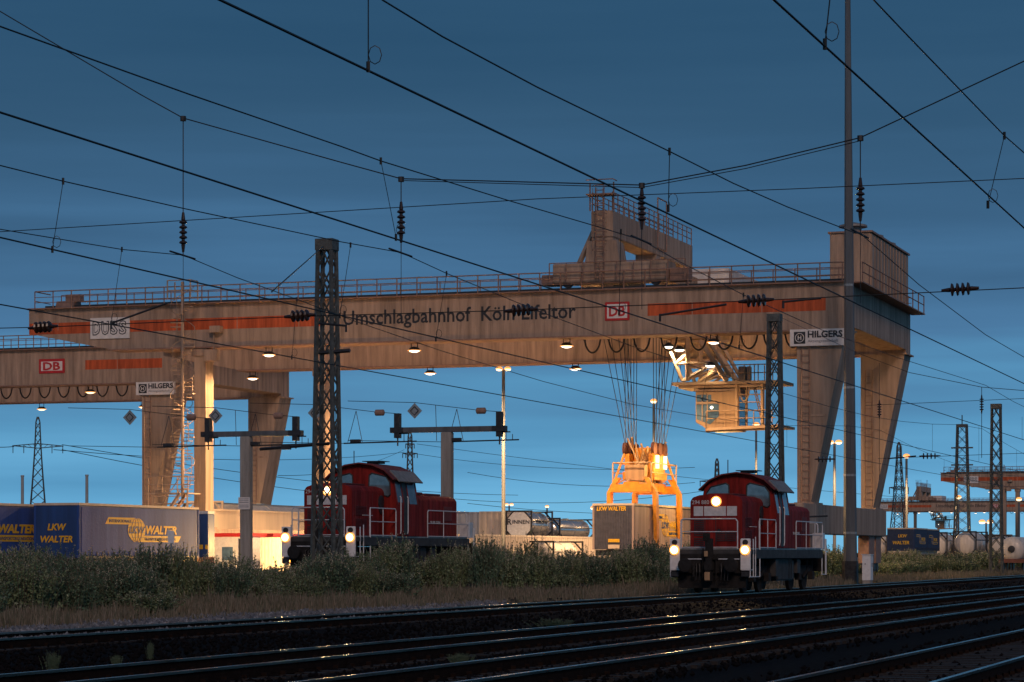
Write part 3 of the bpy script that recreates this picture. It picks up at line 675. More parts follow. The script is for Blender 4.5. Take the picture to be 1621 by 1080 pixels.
def trailer(px, Y, z0, z1, L, label, body='blue', side='blueside', words=((.35,.62,.55,.30,'LKW'),(.18,.36,.8,.30,'WALTER')), logo=(.38,.95,1.05), roofm='offwhite', ribs=False, W=2.5, under=True):
    o = Fr(px, Y); t = empty('semi_trailer', (o.X, o.Y, 0), label, 'trailer', 'tarpaulin trailers in the yard')
    f = MB().box(-W, 0, 0, L, z0, z1-.12).build('trailer_body', body, t, bevel=.03)
    MB().box(-.002, .02, .25, L-.25, z0+.12, z1-.2).build('side_curtain', side, t)
    MB().box(-W-.02, .035, -.03, L+.03, z1-.12, z1).build('roof_edge', 'smooth', t)
    for y in (0.0, L): MB().box(-.10, .03, y-.03, y+.08, z0, z1-.12).build('corner_post', side, t); MB().box(-W-.02,-W+.1,y-.03,y+.03,z0,z1-.12).build('corner_post', side, t)
    sl = MB().box(-.01, .04, .1, L-.1, z0-.02, z0+.10)
    k = .6
    while k < L: sl.box(.03,.055,k,k+.05,z0+.05,z0+.32); k += .6
    sl.build('buckle_strap', 'dark', t)
    if ribs:
        rb = MB(); x = -W+.2
        while x < -.15: rb.box(x, x+.06, -.03, -.001, z0+.15, z1-.25); x += .16
        rb.build('door_rib', body, t)
        MB().box(-1.55,-.85,-.06,-.031,z0+.42,z0+.62).build('sign_plate', 'yellowp', t); MB().box(-1.55,-.85,-.06,-.031,z0+.05,z0+.28).build('sign_plate', 'smooth', t)
    for fx_, w_, fz_, h_, s_ in words:
        text(s_, w_*1.55 if len(s_) < 5 else w_*1.95, h_, 'yellowp', t, (-W+fx_*W, -.036 if ribs else -.02, z0+(z1-z0)*fz_), shear=.2, bold=.03)
    if logo: livery(t, '+x', .022, L*logo[0]-.0, z0+(z1-z0)*.30, L*logo[1]-L*logo[0], logo[2])
    if under:
        u = MB().box(-W+.1,-.1,.2,L-.2,z0-.35,z0-.03).build('chassis', 'dark', t)
        for y in (L-2.2, L-3.5, L-4.8, ):
            for x in (-W+.15,-.5): MB().lathe((x,y,z0-.75),(1,0,0),[(0,.3),(.02,.5),(.33,.5),(.35,.3)],18).build('wheel','black',t,smooth=True)
        MB().box(-W+.4,-W+.55,2.4,2.6,.4,z0-.3).box(-.55,-.4,2.4,2.6,.4,z0-.3).build('landing_leg','dark',t)
    return t
trailer(125, 128, 1.28, 4.03, 13.6, 'blue tarpaulin trailer with yellow globe logo on its long side, left of the stairs', logo=(.20,.84,1.25), words=((.30,.68,.50,.34,'LKW'),(.14,.93,.28,.34,'WALTER')))
TL2 = tw(64.3, 104)
trailer(CX+TL2.x/TL2.y*FP, TL2.y, 1.28, 3.98, 13.6, 'second blue tarpaulin trailer cut off by the left edge of the picture', logo=(.205,.845,1.25))
trailer(1003, 151, 1.75, 4.46, 13.6, 'dark trailer with yellow lettering under the yellow spreader, being lifted', body=mat('door_dark', (.075,.075,.10), .6, 0, .3, 3), side=mat('curtain_lamplit_pink', (.40,.29,.25), .6, 0, .3, 1.2, streak=True),  # pink curtain colour carries the lamplight falling on this side
        words=((.10,.92,.84,.26,'LKW WALTER'),), logo=(.28,.85,1.35), ribs=True)
# blue narrow front end behind the first trailer
o = Fr(329, 143.5); t = empty('semi_trailer', (o.X, o.Y, 0), 'narrow blue trailer front with small orange marks, just right of the long logo side', 'trailer', 'tarpaulin trailers in the yard')
MB().box(-2.5,0,0,.9,1.3,3.72).build('trailer_body','blue',t,bevel=.03); MB().box(-2.52,.02,-.02,.9,3.725,3.88).build('roof_edge','offwhite',t)
MB().box(-.55,-.3,-.02,-.003,1.75,2.0).box(-.15,.0,-.02,-.003,1.75,2.0).build('marker_plate','yellowp',t)

# beige long container on a wagon, tank container behind
def wagon_under(t, W, L, z0, col='brown'):
    MB().box(-W+.2,-.2,.1,L-.1,z0-.35,z0-.02).build('wagon_frame', col, t)
    for y in (1.6,3.4,L-3.4,L-1.6):
        for x in (-W+.45,-.55): MB().lathe((x-.06,y,z0-.62),(1,0,0),[(0,.44),(.12,.44)],18).build('wheel','dark',t)
def boxcont(px, Y, z0, z1, L, m, label, W=2.44, name='shipping_container', cat='container', group='containers in the yard', under=None, post=None, prm=0):
    o = Fr(px, Y); t = empty(name, (o.X, o.Y, 0), label, cat, group)
    b = MB().box(-W+.05,-.05,.05,L-.05,z0+.1,z1-.1).build('container_wall', m, t)
    rb = MB(); k = .25
    if prm:
        while k < L-.3: rb.box(-.055,-.012,k,k+prm*.5,z0+.16,z1-.16); k += prm
        x = -W+.2
        while x < -.25: rb.box(x,x+prm*.5,.012,.055,z0+.16,z1-.16); x += prm
        rb.build('corrugation', m, t)
    f = MB()
    for x in (-W, -.14):
        for y in (0, L-.14): f.box(x,x+.14,y,y+.14,z0,z1)
    for z in (z0, z1-.13):
        for x in (-W, -.1): f.box(x,x+.1,.14,L-.14,z,z+.13)
        for y in (0, L-.1): f.box(-W+.14,-.14,y,y+.1,z,z+.13)
    f.build('container_frame', post or m, t)
    if under: wagon_under(t, W, L, z0, under)
    return t
t = boxcont(262, 166, 2.75, 4.52, 30, 'smooth', 'long smooth beige container lit orange, behind the concrete post', under='brown')
def tank(px, Y, z0, z1, L, tm, label, W=2.44, fm='dark', under=None, words=None, collar=True, name='tank_container', long_words=None):
    o = Fr(px, Y); t = empty(name, (o.X, o.Y, 0), label, 'tank container', 'tank containers in the yard')
    R = (z1-z0)/2-.12; zc = (z0+z1)/2; y0 = .25
    prof = [(0,.0),(.05,R*.45),(.18,R*.8),(.38,R*.97),(.5,R),(L-1.0,R),(L-.88,R*.97),(L-.68,R*.8),(L-.55,R*.45),(L-.5,0)]
    MB().lathe((-W/2,y0,zc),(0,1,0),prof,28).build('tank_shell', tm, t, smooth=True)
    rg = MB()
    for y in (y0+.6, L/2, L-.9): rg.lathe((-W/2,y,zc),(0,1,0),[(0,R+.005),(0.002,R+.03),(.07,R+.03),(.072,R+.005)],28)
    rg.build('tank_band', fm if not isinstance(fm, str) else tm, t, smooth=False)
    f = MB(); b = .13
    for y in (0, L-b):
        for x in (-W, -b): f.box(x,x+b,y,y+b,z0,z1)
        f.box(-W+b,-b,y+.003,y+b-.003,z1-b,z1-.002); f.box(-W+b,-b,y+.003,y+b-.003,z0+.002,z0+b)
        for sx in (0,1):
            xa = -W+b if sx == 0 else -b; xb = -W+.75 if sx == 0 else -.75
            f.sbar((xa,y+.06,z1-.75),(xb,y+.06,z1-.08),.10); f.sbar((xa,y+.06,z0+.75),(xb,y+.06,z0+.08),.10)
    for x in (-W+.06,-.06): f.sbar((x,b,z0+.07),(x,L-b,z0+.07),.10); f.sbar((x,b,z0+.8),(x,1.2,z0+.1),.08); f.sbar((x,L-b,z0+.8),(x,L-1.2,z0+.1),.08)
    f.sbar((-.06,b,z1-.9),(-.06,L-b,z1-.9),.06)
    f.build('tank_frame', fm, t)
    MB().box(-W/2-.3,-W/2+.3,.6,L-.6,z1-.14,z1-.08).box(-W/2-.22,-W/2+.22,L/2-.3,L/2+.3,z1-.1,z1-.0).build('tank_walkway','steel',t)
    if words:
        MB().prismy([(-W+.16,z0+.7),(-W+.75,z0+.16),(-.75,z0+.16),(-.16,z0+.7),(-.16,z1-.7),(-.75,z1-.16),(-W+.75,z1-.16),(-W+.16,z1-.7)], .02, .05).build('end_plate','offwhite',t)
        text('R',.42,.52,'ink',t,(-W+.18,-.0,zc+.0),bold=.02); text(words[1:],1.55,.34,'ink',t,(-W+.66,-.0,zc+.08),bold=.01)
    if long_words: 
        text(long_words, 3.0,.6,'ink',t,(-.10,1.6,zc-.1),'+x',bold=.01)
    if under: wagon_under(t, W, L, z0, under)
    return t
tank(353, 190, 3.0, 5.42, 20, 'tankb', 'long pale tank container rising behind the beige container, left of the red locomotive', fm='smooth', W=3.0)
tank(842, 224, 2.80, 5.30, 6.06, 'tankm', 'grey tank container with black lettering on its end, left of the shiny silver tank', words='RINNEN', long_words='RINNEN')
tank(887, 235, 2.65, 4.82, 10.8, 'tankm', 'shiny silver tank container reflecting the lamps, left of the lifted trailer')
tank(877, 205, .5, 2.55, 8, 'tankb', 'lower pale tank container showing above the shrubs under the lettered tank')
boxcont(800, 226, 2.95, 5.25, 6.06, 'contb', 'grey beige corrugated container just left of the lettered tank', prm=.28)
boxcont(770, 236, 2.95, 5.32, 6.06, 'contw', 'plain white container between two corrugated ones, right of the left locomotive')
boxcont(755, 232, 2.85, 5.30, 6.06, 'contg', 'grey corrugated container partly hidden by the left locomotive', prm=.28)
boxcont(742, 192, 1.0, 2.98, 40, 'contb', 'long low corrugated wagon lit pink orange behind the left locomotive rear', prm=.35, name='freight_wagon', cat='wagon', group='wagons')
# right-hand group
t = trailer(1447, 240, 1.8, 3.95, 7.4, 'dark blue swap body with yellow lettering on its end, below the distant crane', body=mat('body_navy', (.014,.030,.07), .7), side=mat('curtain_navy', (.016,.035,.09), .7), words=((.40,.55,.58,.30,'LKW'),(.20,.80,.28,.32,'WALTER')), logo=(.15,.85,.9), under=False)
t.name = 'swap_body'; wagon_under(t, 2.5, 7.4, 1.8, 'smooth')
o2 = Fr(1447, 240); t = trailer(1467, 247.3, 1.8, 3.93, 7.4, 'second dark blue swap body standing behind the lettered one', body=mat('body_navy', (.014,.030,.07), .7), side=mat('curtain_navy', (.016,.035,.09), .7), words=(), logo=(.15,.85,.9), under=False); t.name = 'swap_body'; wagon_under(t, 2.5, 7.4, 1.8, 'smooth')
tank(1405, 250, .9, 3.35, 6.06, 'tankb', 'pale tank container left of the dark blue swap bodies', under='dark')
tank(1500, 262, 1.0, 3.75, 6.06, 'tankb', 'rusty beige tank container right behind the dark blue swap bodies', under='dark')
tank(1546, 262, 1.2, 3.85, 8, 'tankb', 'beige tank container with round end beside the far lattice pylon', under='brown')
tank(1598, 262, .9, 3.45, 6.06, 'tankb', 'beige tank container half hidden behind the right lattice mast', under='brown')
o = Fr(1626, 215); t = empty('tank_wagon', (o.X,o.Y,0), 'pale tank wagon with round end and dark hub at the right edge', 'tank wagon')
MB().lathe((-1.3,0,1.9),(0,1,0),[(0,.0),(.05,.5),(.2,.9),(.45,1.05),(9,1.05),(9.3,.6),(9.4,0)],24).build('tank_shell','tankb',t,smooth=True)
MB().lathe((-1.3,-.03,1.9),(0,-1,0),[(0,.3),(.12,.26),(.14,.1)],16).build('hub','dark',t); wagon_under(t,2.6,9,1.1,'brown')
# white cabins lit up under the beige container
for px, Y, L, z1, nm in ((398, 152, 5, 2.5, 'white site cabin with red roof edge, left one beside the concrete post'), (432, 154, 5, 2.5, 'white site cabin with red roof edge, right of the concrete post')):
    o = Fr(px, Y); t = empty('site_cabin', (o.X,o.Y,0), nm, 'cabin', 'white site cabins')
    MB().box(-2.4,0,0,L,.37,z1).build('cabin_wall','white',t); MB().box(-2.45,.05,-.05,L,z1+.003,z1+.22).build('roof_edge','dbred',t)
    MB().box(-1.9,-1.2,-.02,-.003,1.1,1.9).build('window','glass',t); MB().box(-.8,-.74,-.05,-.003,.5,2.4).box(-.1,-.04,-.05,-.003,.5,2.4).build('door_bar','dark',t)
o = Fr(452, 150); t = empty('yellow_container', (o.X,o.Y,0), 'glowing yellow corrugated container behind the left headlamp of the left locomotive', 'container')
MB().box(-1.6,0,0,6,.37,2.45).build('container_wall','contw',t)
rb = MB()
for i in range(7): rb.box(-1.5+i*.22,-1.4+i*.22,-.05,-.002,.45,2.4)
rb.build('corrugation','contw',t)
# slanted timber stakes / steel props on a flat wagon
o = Fr(372, 158); t = empty('flat_wagon', (o.X,o.Y,0), 'flat wagon with dark stakes under the beige container, right of the blue trailers', 'wagon')
mb = MB()
for i in range(11): mb.sbar((-2.3+i*.21, random.uniform(0,1), .5),(-2.3+i*.21+random.uniform(-.15,.15), .5, random.uniform(1.5,2.2)),.05)
for x in (-2.0,-1.0,-.3): mb.sbar((x,.2,.5),(x,.2,2.7),.13)
mb.build('stake','dark',t); MB().box(-2.6,0,0,12,.55,.75).build('wagon_deck','brown',t); MB().sbar((-2.6,-.2,1.5),(-2.0,-.2,2.3),.35).build('chock','steel',t)

# ------------------------------------------------------------------ spreader with grapple arms
o = Fr(1003, 151); xc, ycn = -1.25, 6.9
sp = empty('container_spreader', (o.X, o.Y, 0), 'yellow orange spreader with four grapple arms hanging over the dark trailer', 'spreader')
mb = MB().box(xc-.5,xc+.5,ycn-3.1,ycn+3.1,5.3,5.85).box(xc-1.3,xc+1.3,ycn-3.2,ycn-2.6,5.2,5.7).box(xc-1.3,xc+1.3,ycn+2.6,ycn+3.2,5.2,5.7)
mb.build('main_frame','yellow',sp,bevel=.04)
mb = MB().box(xc-1.0,xc+1.0,ycn-1.5,ycn+1.5,6.0,6.5).box(xc-.9,xc-.6,ycn-1.4,ycn+1.4,6.5,7.6).box(xc+.6,xc+.9,ycn-1.4,ycn+1.4,6.5,7.6).box(xc-.55,xc+.55,ycn-.5,ycn+.5,6.5,8.0)
for sx in (-1,1):
    for sy in (-1,1): mb.sbar((xc+sx*.9,ycn+sy*1.4,7.6),(xc+sx*1.2,ycn+sy*2.8,5.7),.14)
mb.build('head_block','yellow',sp,bevel=.03)
for sx in (-.9,.9):
    for sy in (-1.2,0,1.2): MB().lathe((xc+sx-.1,ycn+sy,7.9),(1,0,0),[(0,.40),(.05,.40),(.06,.34),(.14,.34),(.15,.40),(.2,.40)],16).build('rope_sheave','brown',sp)
for a_, b_ in ((-2.4,-1.3),(1.6,2.4)): MB().box(xc-.6,xc+.6,ycn+a_,ycn+b_,5.9,6.9).build('hydraulic_unit','ochre',sp,bevel=.04)
ex = MB()
rnd = random.Random(3)
for i in range(26): ex.sbar((xc+rnd.uniform(-1,1),ycn+rnd.uniform(-2.8,2.8),5.8),(xc+rnd.uniform(-1,1),ycn+rnd.uniform(-2.4,2.4),rnd.uniform(6.8,8.6)),rnd.uniform(.05,.12))
for sy in (-2.9,2.9): ex.line([(xc-1.2,ycn+sy,5.8),(xc-1.2,ycn+sy,7.0),(xc+1.2,ycn+sy,7.0),(xc+1.2,ycn+sy,5.8)],.05,5)
for zz in (6.4,7.0): ex.line([(xc+1.2,ycn-2.9,zz),(xc+1.2,ycn+2.9,zz)],.04,5).line([(xc-1.2,ycn-2.9,zz),(xc-1.2,ycn+2.9,zz)],.04,5)
ex.build('pipework','ochre',sp)
for sy in (-2.75, 2.75):
    for sx in (-1,1):
        x = xc+sx*1.42; xb = xc+sx*1.52; y = ycn+sy
        a = MB().hexa([(xb-.09,y-.24,1.6),(xb+.09,y-.24,1.6),(xb+.09,y+.24,1.6),(xb-.09,y+.24,1.6)],[(x-.12,y-.30,5.2),(x+.12,y-.30,5.2),(x+.12,y+.30,5.2),(x-.12,y+.30,5.2)])
        a.hexa([(x-.12,y-.30,5.203),(x+.12,y-.30,5.203),(x+.12,y+.30,5.203),(x-.12,y+.30,5.203)],[(xc+sx*.9-.15,y-.24,6.1),(xc+sx*.9+.15,y-.24,6.1),(xc+sx*.9+.15,y+.24,6.1),(xc+sx*.9-.15,y+.24,6.1)])
        ar = a.build('grapple_arm','yellow',sp)
        MB().box(min(xb,xb-sx*.3),max(xb,xb-sx*.3),y-.3,y+.3,1.58,1.75).build('grapple_shoe','dark',ar)
rp = MB()
for sx in (-1,1):
    for sy in (-1.2,-.6,0,.6,1.2):
        rp.bar((xc+sx*.9,ycn+sy,8.1),(xc+sx*(1.9+.2*abs(sy)),ycn+sy*2.6,16.6),.022,5)
        rp.bar((xc+sx*.9,ycn+sy,8.1),(xc+sx*.9,ycn+sy*1.15,16.6),.022,5)
rp.build('hoist_rope','dark',sp)
for sy in (-.9,.9):
    f = MB().box(xc+.95,xc+1.12,ycn+sy-.12,ycn+sy+.12,6.7,7.5).build('spreader_lamp','lampo',sp)
lamp('POINT', (xc+2.2, ycn-1, 7.2), 420, (1,.62,.2), sp, .3); lamp('POINT', (xc+4.2, ycn+1.5, 6.2), 900, (1,.62,.2), sp, .3)  # second point light has no lamp, added to brighten the trailer side

# ------------------------------------------------------------------ locomotives
def build_loco(X, Y, z, number, label, plow=True):
    t = empty('diesel_locomotive', (X, Y, z), label, 'locomotive', 'red shunting locomotives')
    W = 1.55; L = 13.9; dk = 1.66
    # frame
    MB().box(-W,W,.9,L-.9,dk-.36,dk-.02).box(-W+.02,W-.02,.25,.9,dk-.2,dk-.02).build('frame','chassis',t,bevel=.02)
    for ya in (.12, L-.26): MB().box(-W+.03,W-.03,ya,ya+.14,.75,dk-.2).build('buffer_beam','bogie',t,bevel=.02)
    MB().box(-W+.1,W-.1,.9,L-.9,dk-.02+.003,dk+.03).build('deck_plate','steel',t)
    # bonnets with chamfered top edges
    def bonnet(w, y0, y1, zt_, nm='bonnet'):
        p = [(-w,dk+.03),(w,dk+.03),(w,zt_-.22),(w-.10,zt_-.08),(w-.35,zt_-.0),(0,zt_+.05),(-w+.35,zt_),(-w+.10,zt_-.08),(-w,zt_-.22)]
        return MB().prismy(p,y0,y1).build(nm,'red',t,bevel=.02)
    fb = bonnet(1.0,.95,4.4,3.68); rb = bonnet(1.0,6.95,12.9,3.45)
    MB().box(-.75,.75,7.6,9.4,3.46,3.56).box(-.6,.6,10.2,12.0,3.46,3.54).build('roof_hatch','redroof',rb,bevel=.02)
    MB().box(-.5,.5,1.6,3.6,3.70,3.76).build('roof_hatch','redroof',fb,bevel=.02)
    # front face details
    for a, b in ((-.86,-.50),(-.46,.38),(.42,.80)): MB().box(a,b,.925,.949,2.90,3.26).build('white_panel','offwhite',fb)
    text(number,.66,.15,'offwhite',fb,(-.93,.94,3.34),bold=.0)
    for x0, x1, z0, z1 in ((-.82,-.5,2.15,2.75),(.02,.36,1.95,2.3),(.42,.74,1.95,2.3),(-.82,-.5,1.75,2.08)):
        zz = z0; gr = MB()
        while zz < z1: gr.box(x0,x1,.925,.949,zz,zz+.035); zz += .07
        gr.box(x0-.02,x0,.925,.949,z0,z1); gr.box(x1,x1+.02,.925,.949,z0,z1); gr.build('grille','dark',fb)
    MB().lathe((.12,.95,2.35),(0,-1,0),[(0,.06),(.1,.06)],10).box(-.02,.0,.93,.949,1.8,2.85).box(-.44,-.42,.93,.949,1.75,2.85).build('latch','dark',fb)
    sd = MB()
    for y in (1.3,1.9,2.5,3.1,3.7): sd.box(1.0,1.010,y,y+.02,1.8,3.4)
    for y in (7.6,8.4,9.2,10.0,10.8,11.6,12.3): sd.box(1.0,1.010,y,y+.02,1.8,3.2)
    sd.box(1.0,1.03,11.2,12.2,2.4,3.0)
    sd.build('door_seam','redroof',fb)
    for za in (2.0,2.5):
        lv = MB()
        for q in range(7): lv.box(1.001,1.025,1.35,2.45,za+q*.055,za+q*.055+.022)
        lv.build('side_louvre','redroof',fb)
    for (a,b,c_,d_) in ((1.5,1.75,2.0,3.1),(2.2,2.45,2.0,3.1)):
        pass
    text('90 80 3294', 1.2,.12,'offwhite',rb,(1.02,9.6,2.25),'+x',bold=0)
    MB().lathe((1.0,4.0,3.05),(1,0,0),[(0,.27),(.05,.27),(.06,.2)],16).lathe((1.0,4.0,2.8),(1,0,0),[(0,.22),(.045,.22)],16).build('exhaust_port','dark',fb)
    # cab
    y0, y1 = 4.4, 6.95
    half = [(1.5,dk+.03),(1.52,2.95),(1.34,4.02),(1.0,4.34),(.55,4.53),(0,4.60)]
    p = half+[(-x,z_) for x,z_ in half[::-1][1:]]
    cab = MB().prismy(p,y0,y1).build('cab','red',t,bevel=.02)
    rh = [(1.52,3.98),(1.10,4.36),(.60,4.57),(0,4.65)]; top = rh+[(-x,z_) for x,z_ in rh[::-1][1:]]
    inner = [(x*.97,z_-.06) for x,z_ in top][::-1]
    rm = MB(); n = len(top)
    for k in range(n-1):
        a,b = top[k],top[k+1]; c_,d_ = (a[0]*.985,a[1]-.05),(b[0]*.985,b[1]-.05)
        rm.add([(a[0],y0-.28,a[1]),(b[0],y0-.28,b[1]),(d_[0],y0-.28,d_[1]),(c_[0],y0-.28,c_[1]),(a[0],y1+.28,a[1]),(b[0],y1+.28,b[1]),(d_[0],y1+.28,d_[1]),(c_[0],y1+.28,c_[1])],
               [(0,1,2,3),(7,6,5,4),(0,4,5,1),(2,6,7,3),(1,5,6,2),(3,7,4,0)])
    rm.build('cab_roof','redroof',cab)
    MB().prismy([(1.2,4.345),(1.62,3.90),(1.60,3.86),(1.18,4.28)],y0+.1,y1+.2).build('side_visor','greyroof',cab)
    MB().box(-.15,.4,y0+1.0,y0+1.6,4.64,4.72).box(-.3,.55,y0+.85,y0+1.75,4.72,4.75).build('roof_vent','dark',cab)
    MB().bar((-.55,y0+.6,4.5),(-.55,y0+.6,5.15),.02,5).build('antenna','dark',cab)
    # windows: front pair, rear pair, side
    def rwin(pts, y, dy=-.02):
        mb = MB(); n = len(pts)
        mb.add([(a,y,b) for a,b in pts]+[(a,y+dy,b) for a,b in pts],[tuple(range(n)),tuple(range(2*n-1,n-1,-1))]+[(i,n+i,n+(i+1)%n,(i+1)%n) for i in range(n)]); return mb
    for s in (-1,1):
        pts = [(s*.33,3.72),(s*1.02,3.68) if False else (s*1.22,3.36),(s*1.26,3.5),(s*1.20,3.95),(s*1.05,4.15),(s*.50,4.27),(s*.38,4.2)]
        pts = [(s*.34,3.62),(s*.42,3.54),(s*1.18,3.28),(s*1.27,3.36),(s*1.24,3.85),(s*1.08,4.08),(s*.48,4.22),(s*.36,4.14)]
        w = rwin([(x*1.0,zz) for x,zz in pts], y0-.003).build('windscreen','glass',cab)
        fr = MB(); q = [(x,y0-.03,zz) for x,zz in pts]; fr.line(q+[q[0]],.028,5); fr.build('window_seal','black',w)
        w = rwin([(x,zz) for x,zz in pts], y1+.003, .02).build('windscreen','glass',cab)
    # side door and windows on both sides, following the leaning wall
    for s in (-1,1):
        def sw(ya,yb,za,zb,o,nm,m):
            def xx(z_): return s*((1.52-(z_-2.95)/(4.02-2.95)*.18 if z_ > 2.95 else 1.5+.02*(z_-dk)/(2.95-dk))+o)
            mb = MB(); zs = [za]+([2.95] if za < 2.95 < zb else [])+[zb]; vs = []
            for z_ in zs: vs += [(xx(z_),ya,z_),(xx(z_),yb,z_)]
            fs = [(2*i,2*i+1,2*i+3,2*i+2) for i in range(len(zs)-1)]
            mb.add(vs, fs); return mb.build(nm,m,cab)
        sw(4.55,5.15,3.05,3.92,.008,'side_window','glass'); sw(5.85,6.75,3.0,3.92,.008,'side_window','glass')
        d = sw(5.25,5.75,dk+.1,3.92,.010,'cab_door','dark'); 
        fr = MB()
        for y in (4.5,5.2,5.8,6.8): fr.sbar((s*1.52,y,3.0),(s*1.355,y,3.95),.05)
        fr.build('door_frame','redroof',cab)
    # inside of the cab seen as pale shapes
    # handrails
    R = .024; zr = 2.78; zm = 2.30
    hb = []
    class HR:
        def __getattr__(self, nm): return getattr(hb[-1], nm)
    hr = HR(); new = lambda: hb.append(MB())
    def arch(x0,x1,y):
        new()
        hr.line([(x0,y,dk),(x0,y,zr-.1),(x0+.08*(1 if x1>x0 else -1),y,zr),(x1-.08*(1 if x1>x0 else -1),y,zr),(x1,y,zr-.1),(x1,y,dk)],R,6)
        hr.bar((x0,y,zm),(x1,y,zm),R*.8,5); hr.bar((x0,y,dk+.06),(x1,y,dk+.06),R*.8,5)
    arch(-1.18,1.0,.22); arch(-1.18,1.18,L-.22)
    def side(xs,ya,yb,mid):
        new()
        hr.line([(xs,ya,dk),(xs,ya,zr-.08),(xs,ya+.08,zr),(xs,yb-.08,zr),(xs,yb,zr-.08),(xs,yb,dk)],R,6); hr.bar((xs,ya,zm-.05),(xs,yb,zm-.05),R*.8,5); hr.bar((xs,ya,dk+.05),(xs,yb,dk+.05),R,5)
        for y in mid: hr.bar((xs,y,dk),(xs,y,zr),R*.8,5)
    for s in (-1,1): side(s*1.5,1.6,4.4,(3.0,)); side(s*1.5,8.0,13.1,(9.9,11.6))
    for s in (-1,1):
        for y in (4.75,5.55): new(); hr.line([(s*1.56,y,1.8),(s*1.58,y,1.9),(s*1.58,y,3.25),(s*1.54,y,3.3)],R,5)
        new()
        for y in (.9,1.6,12.9,13.6):   # step rails from deck to footboard
            hr.bar((s*1.52,y,.62),(s*1.52,y,zr if y in (1.6,) else dk+.45),R,5)
        for y in (.05, .55): hr.line([(s*1.52,y,.62),(s*1.52,y,1.95),(s*1.50,y+.05,2.02)],R,5)
        hr.bar((s*1.5,.05,.62),(s*1.5,1.6,.62),R,5); hr.bar((s*1.5,12.9,.62),(s*1.5,13.7,.62),R,5)
    new(); hr.bar((-1.1,.1,1.28),(1.1,.1,1.28),R,5)
    new(); hr.line([(1.02,2.0,2.5),(1.1,2.0,2.5),(1.1,2.9,2.5),(1.02,2.9,2.5)],.015,4)
    for q in hb: q.build('handrail','railw',t)
    # corner lamp boards
    for s in (-1,1):
        xa, xb = (s*1.54, s*1.16) if s < 0 else (s*1.16, s*1.54)
        lp = MB().box(xa,xb,.0,.05,.86,2.04).box(xa,xb,.051,.5,.86,.90).build('step_board','white',t,bevel=.02)
        MB().box(xa+.04,xb-.04,.05,.5,.62,.66).box(xa+.04,xb-.04,-.012,-.001,.64,.82).build('step','dark',lp)
        xm_ = (xa+xb)/2
        MB().lathe((xm_,-.002,1.90),(0,-1,0),[(0,.105),(.03,.105),(.03,.08),(.01,.07)],16).build('marker_lamp','dark',lp)
        h = MB().lathe((xm_,-.002,1.62),(0,-1,0),[(0,.185),(.08,.19),(.08,.14)],20).build('headlight','halo',lp)  # housing ring glows orange as a painted halo
        MB().lathe((xm_,-.085,1.62),(0,-1,0),[(0,.135),(.03,.11),(.045,.04)],18).build('headlight_lens','head',h,smooth=True)
        lamp('SPOT',(xm_,-.3,1.62),150,(1,.62,.26),t,.13,80,(0,-1,-.04))
        b = MB().lathe((s*.88,.12,1.06),(0,-1,0),[(0,.16),(.32,.15),(.33,.11),(.42,.11),(.43,.26),(.47,.26),(.49,.2)],22).build('buffer','bogie',t,smooth=False)
        MB().lathe((s*.88,L-.12,1.06),(0,1,0),[(0,.16),(.32,.15),(.33,.11),(.42,.11),(.43,.26),(.47,.26),(.49,.2)],22).build('buffer','bogie',t)
    h = MB().lathe((.02,.95,3.44),(0,-1,0),[(0,.19),(.10,.20),(.10,.15)],20).build('headlight','halo',fb)  # top housing ring glows too, halo put into its colour
    MB().lathe((.02,.845,3.44),(0,-1,0),[(0,.145),(.03,.12),(.045,.04)],18).build('headlight_lens','head',h,smooth=True)
    lamp('SPOT',(.02,.6,3.44),150,(1,.62,.26),t,.13,80,(0,-1,-.06))
    # coupler and hoses
    cp = MB().box(-.14,.14,-.35,.15,.85,1.2).box(-.11,.11,-.28,.1,1.2,2.05).box(-.2,.0,-.3,.05,1.95,2.25).box(-.1,.1,-.4,.12,.45,.85).sbar((-.25,-.05,1.7),(-.25,-.05,.55),.05).sbar((.25,-.05,1.3),(.25,-.05,.5),.05)
    cp.box(-.3,.3,-.1,.1,1.25,1.35)
    cp.build('shunting_coupler','bogie',t,bevel=.02)
    MB().box(-.13,.0,-.34,-.31,1.38,1.58).box(-.10,.10,-.42,-.405,.5,.8).build('coupler_plate','ochre',t)
    for x in (-.5,-.38,.45,.58,.7): MB().line([(x,.1,1.15),(x,-.08,1.1),(x+.02,-.12,.8),(x-.02,-.06,.5),(x,.08,.48)],.022,5).build('brake_hose','black',t)
    hs = MB().line([(-.62+.05*math.cos(k*1.57),-.02,1.1-k*.012) for k in range(40)],.012,4).build('jumper_cable','black',t)
    MB().box(-1.3,1.3,.3,.36,.22,.75).prismx([(.3,.2),(.36,.2),(.9,.75),(.84,.75)],-1.2,1.2).build('rail_guard','bogie',t)
    # bogies, wheels, tank
    for yb in (2.9, 10.9):
        bg = MB().box(-1.12,-.98,yb-1.9,yb+1.9,.62,1.02).box(.98,1.12,yb-1.9,yb+1.9,.62,1.02).box(-1.0,1.0,yb-.3,yb+.3,.6,1.2)
        for s in (-1,1):
            for dy in (-1.75,-.85,.85,1.75): bg.lathe((s*1.06,yb+dy,.75),(0,0,1),[(0,.12),(.5,.12)],10)
            for dy in (-1.25,1.25): bg.box(s*1.22-.1 if s>0 else -1.3,s*1.22+.1 if s>0 else -1.1,yb+dy-.2,yb+dy+.2,.42,.75)
            bg.sbar((s*1.15,yb-1.2,.95),(s*1.15,yb,.5),.08); bg.sbar((s*1.15,yb+1.2,.95),(s*1.15,yb,.5),.08)
        b = bg.build('bogie','bogie',t,bevel=.01)
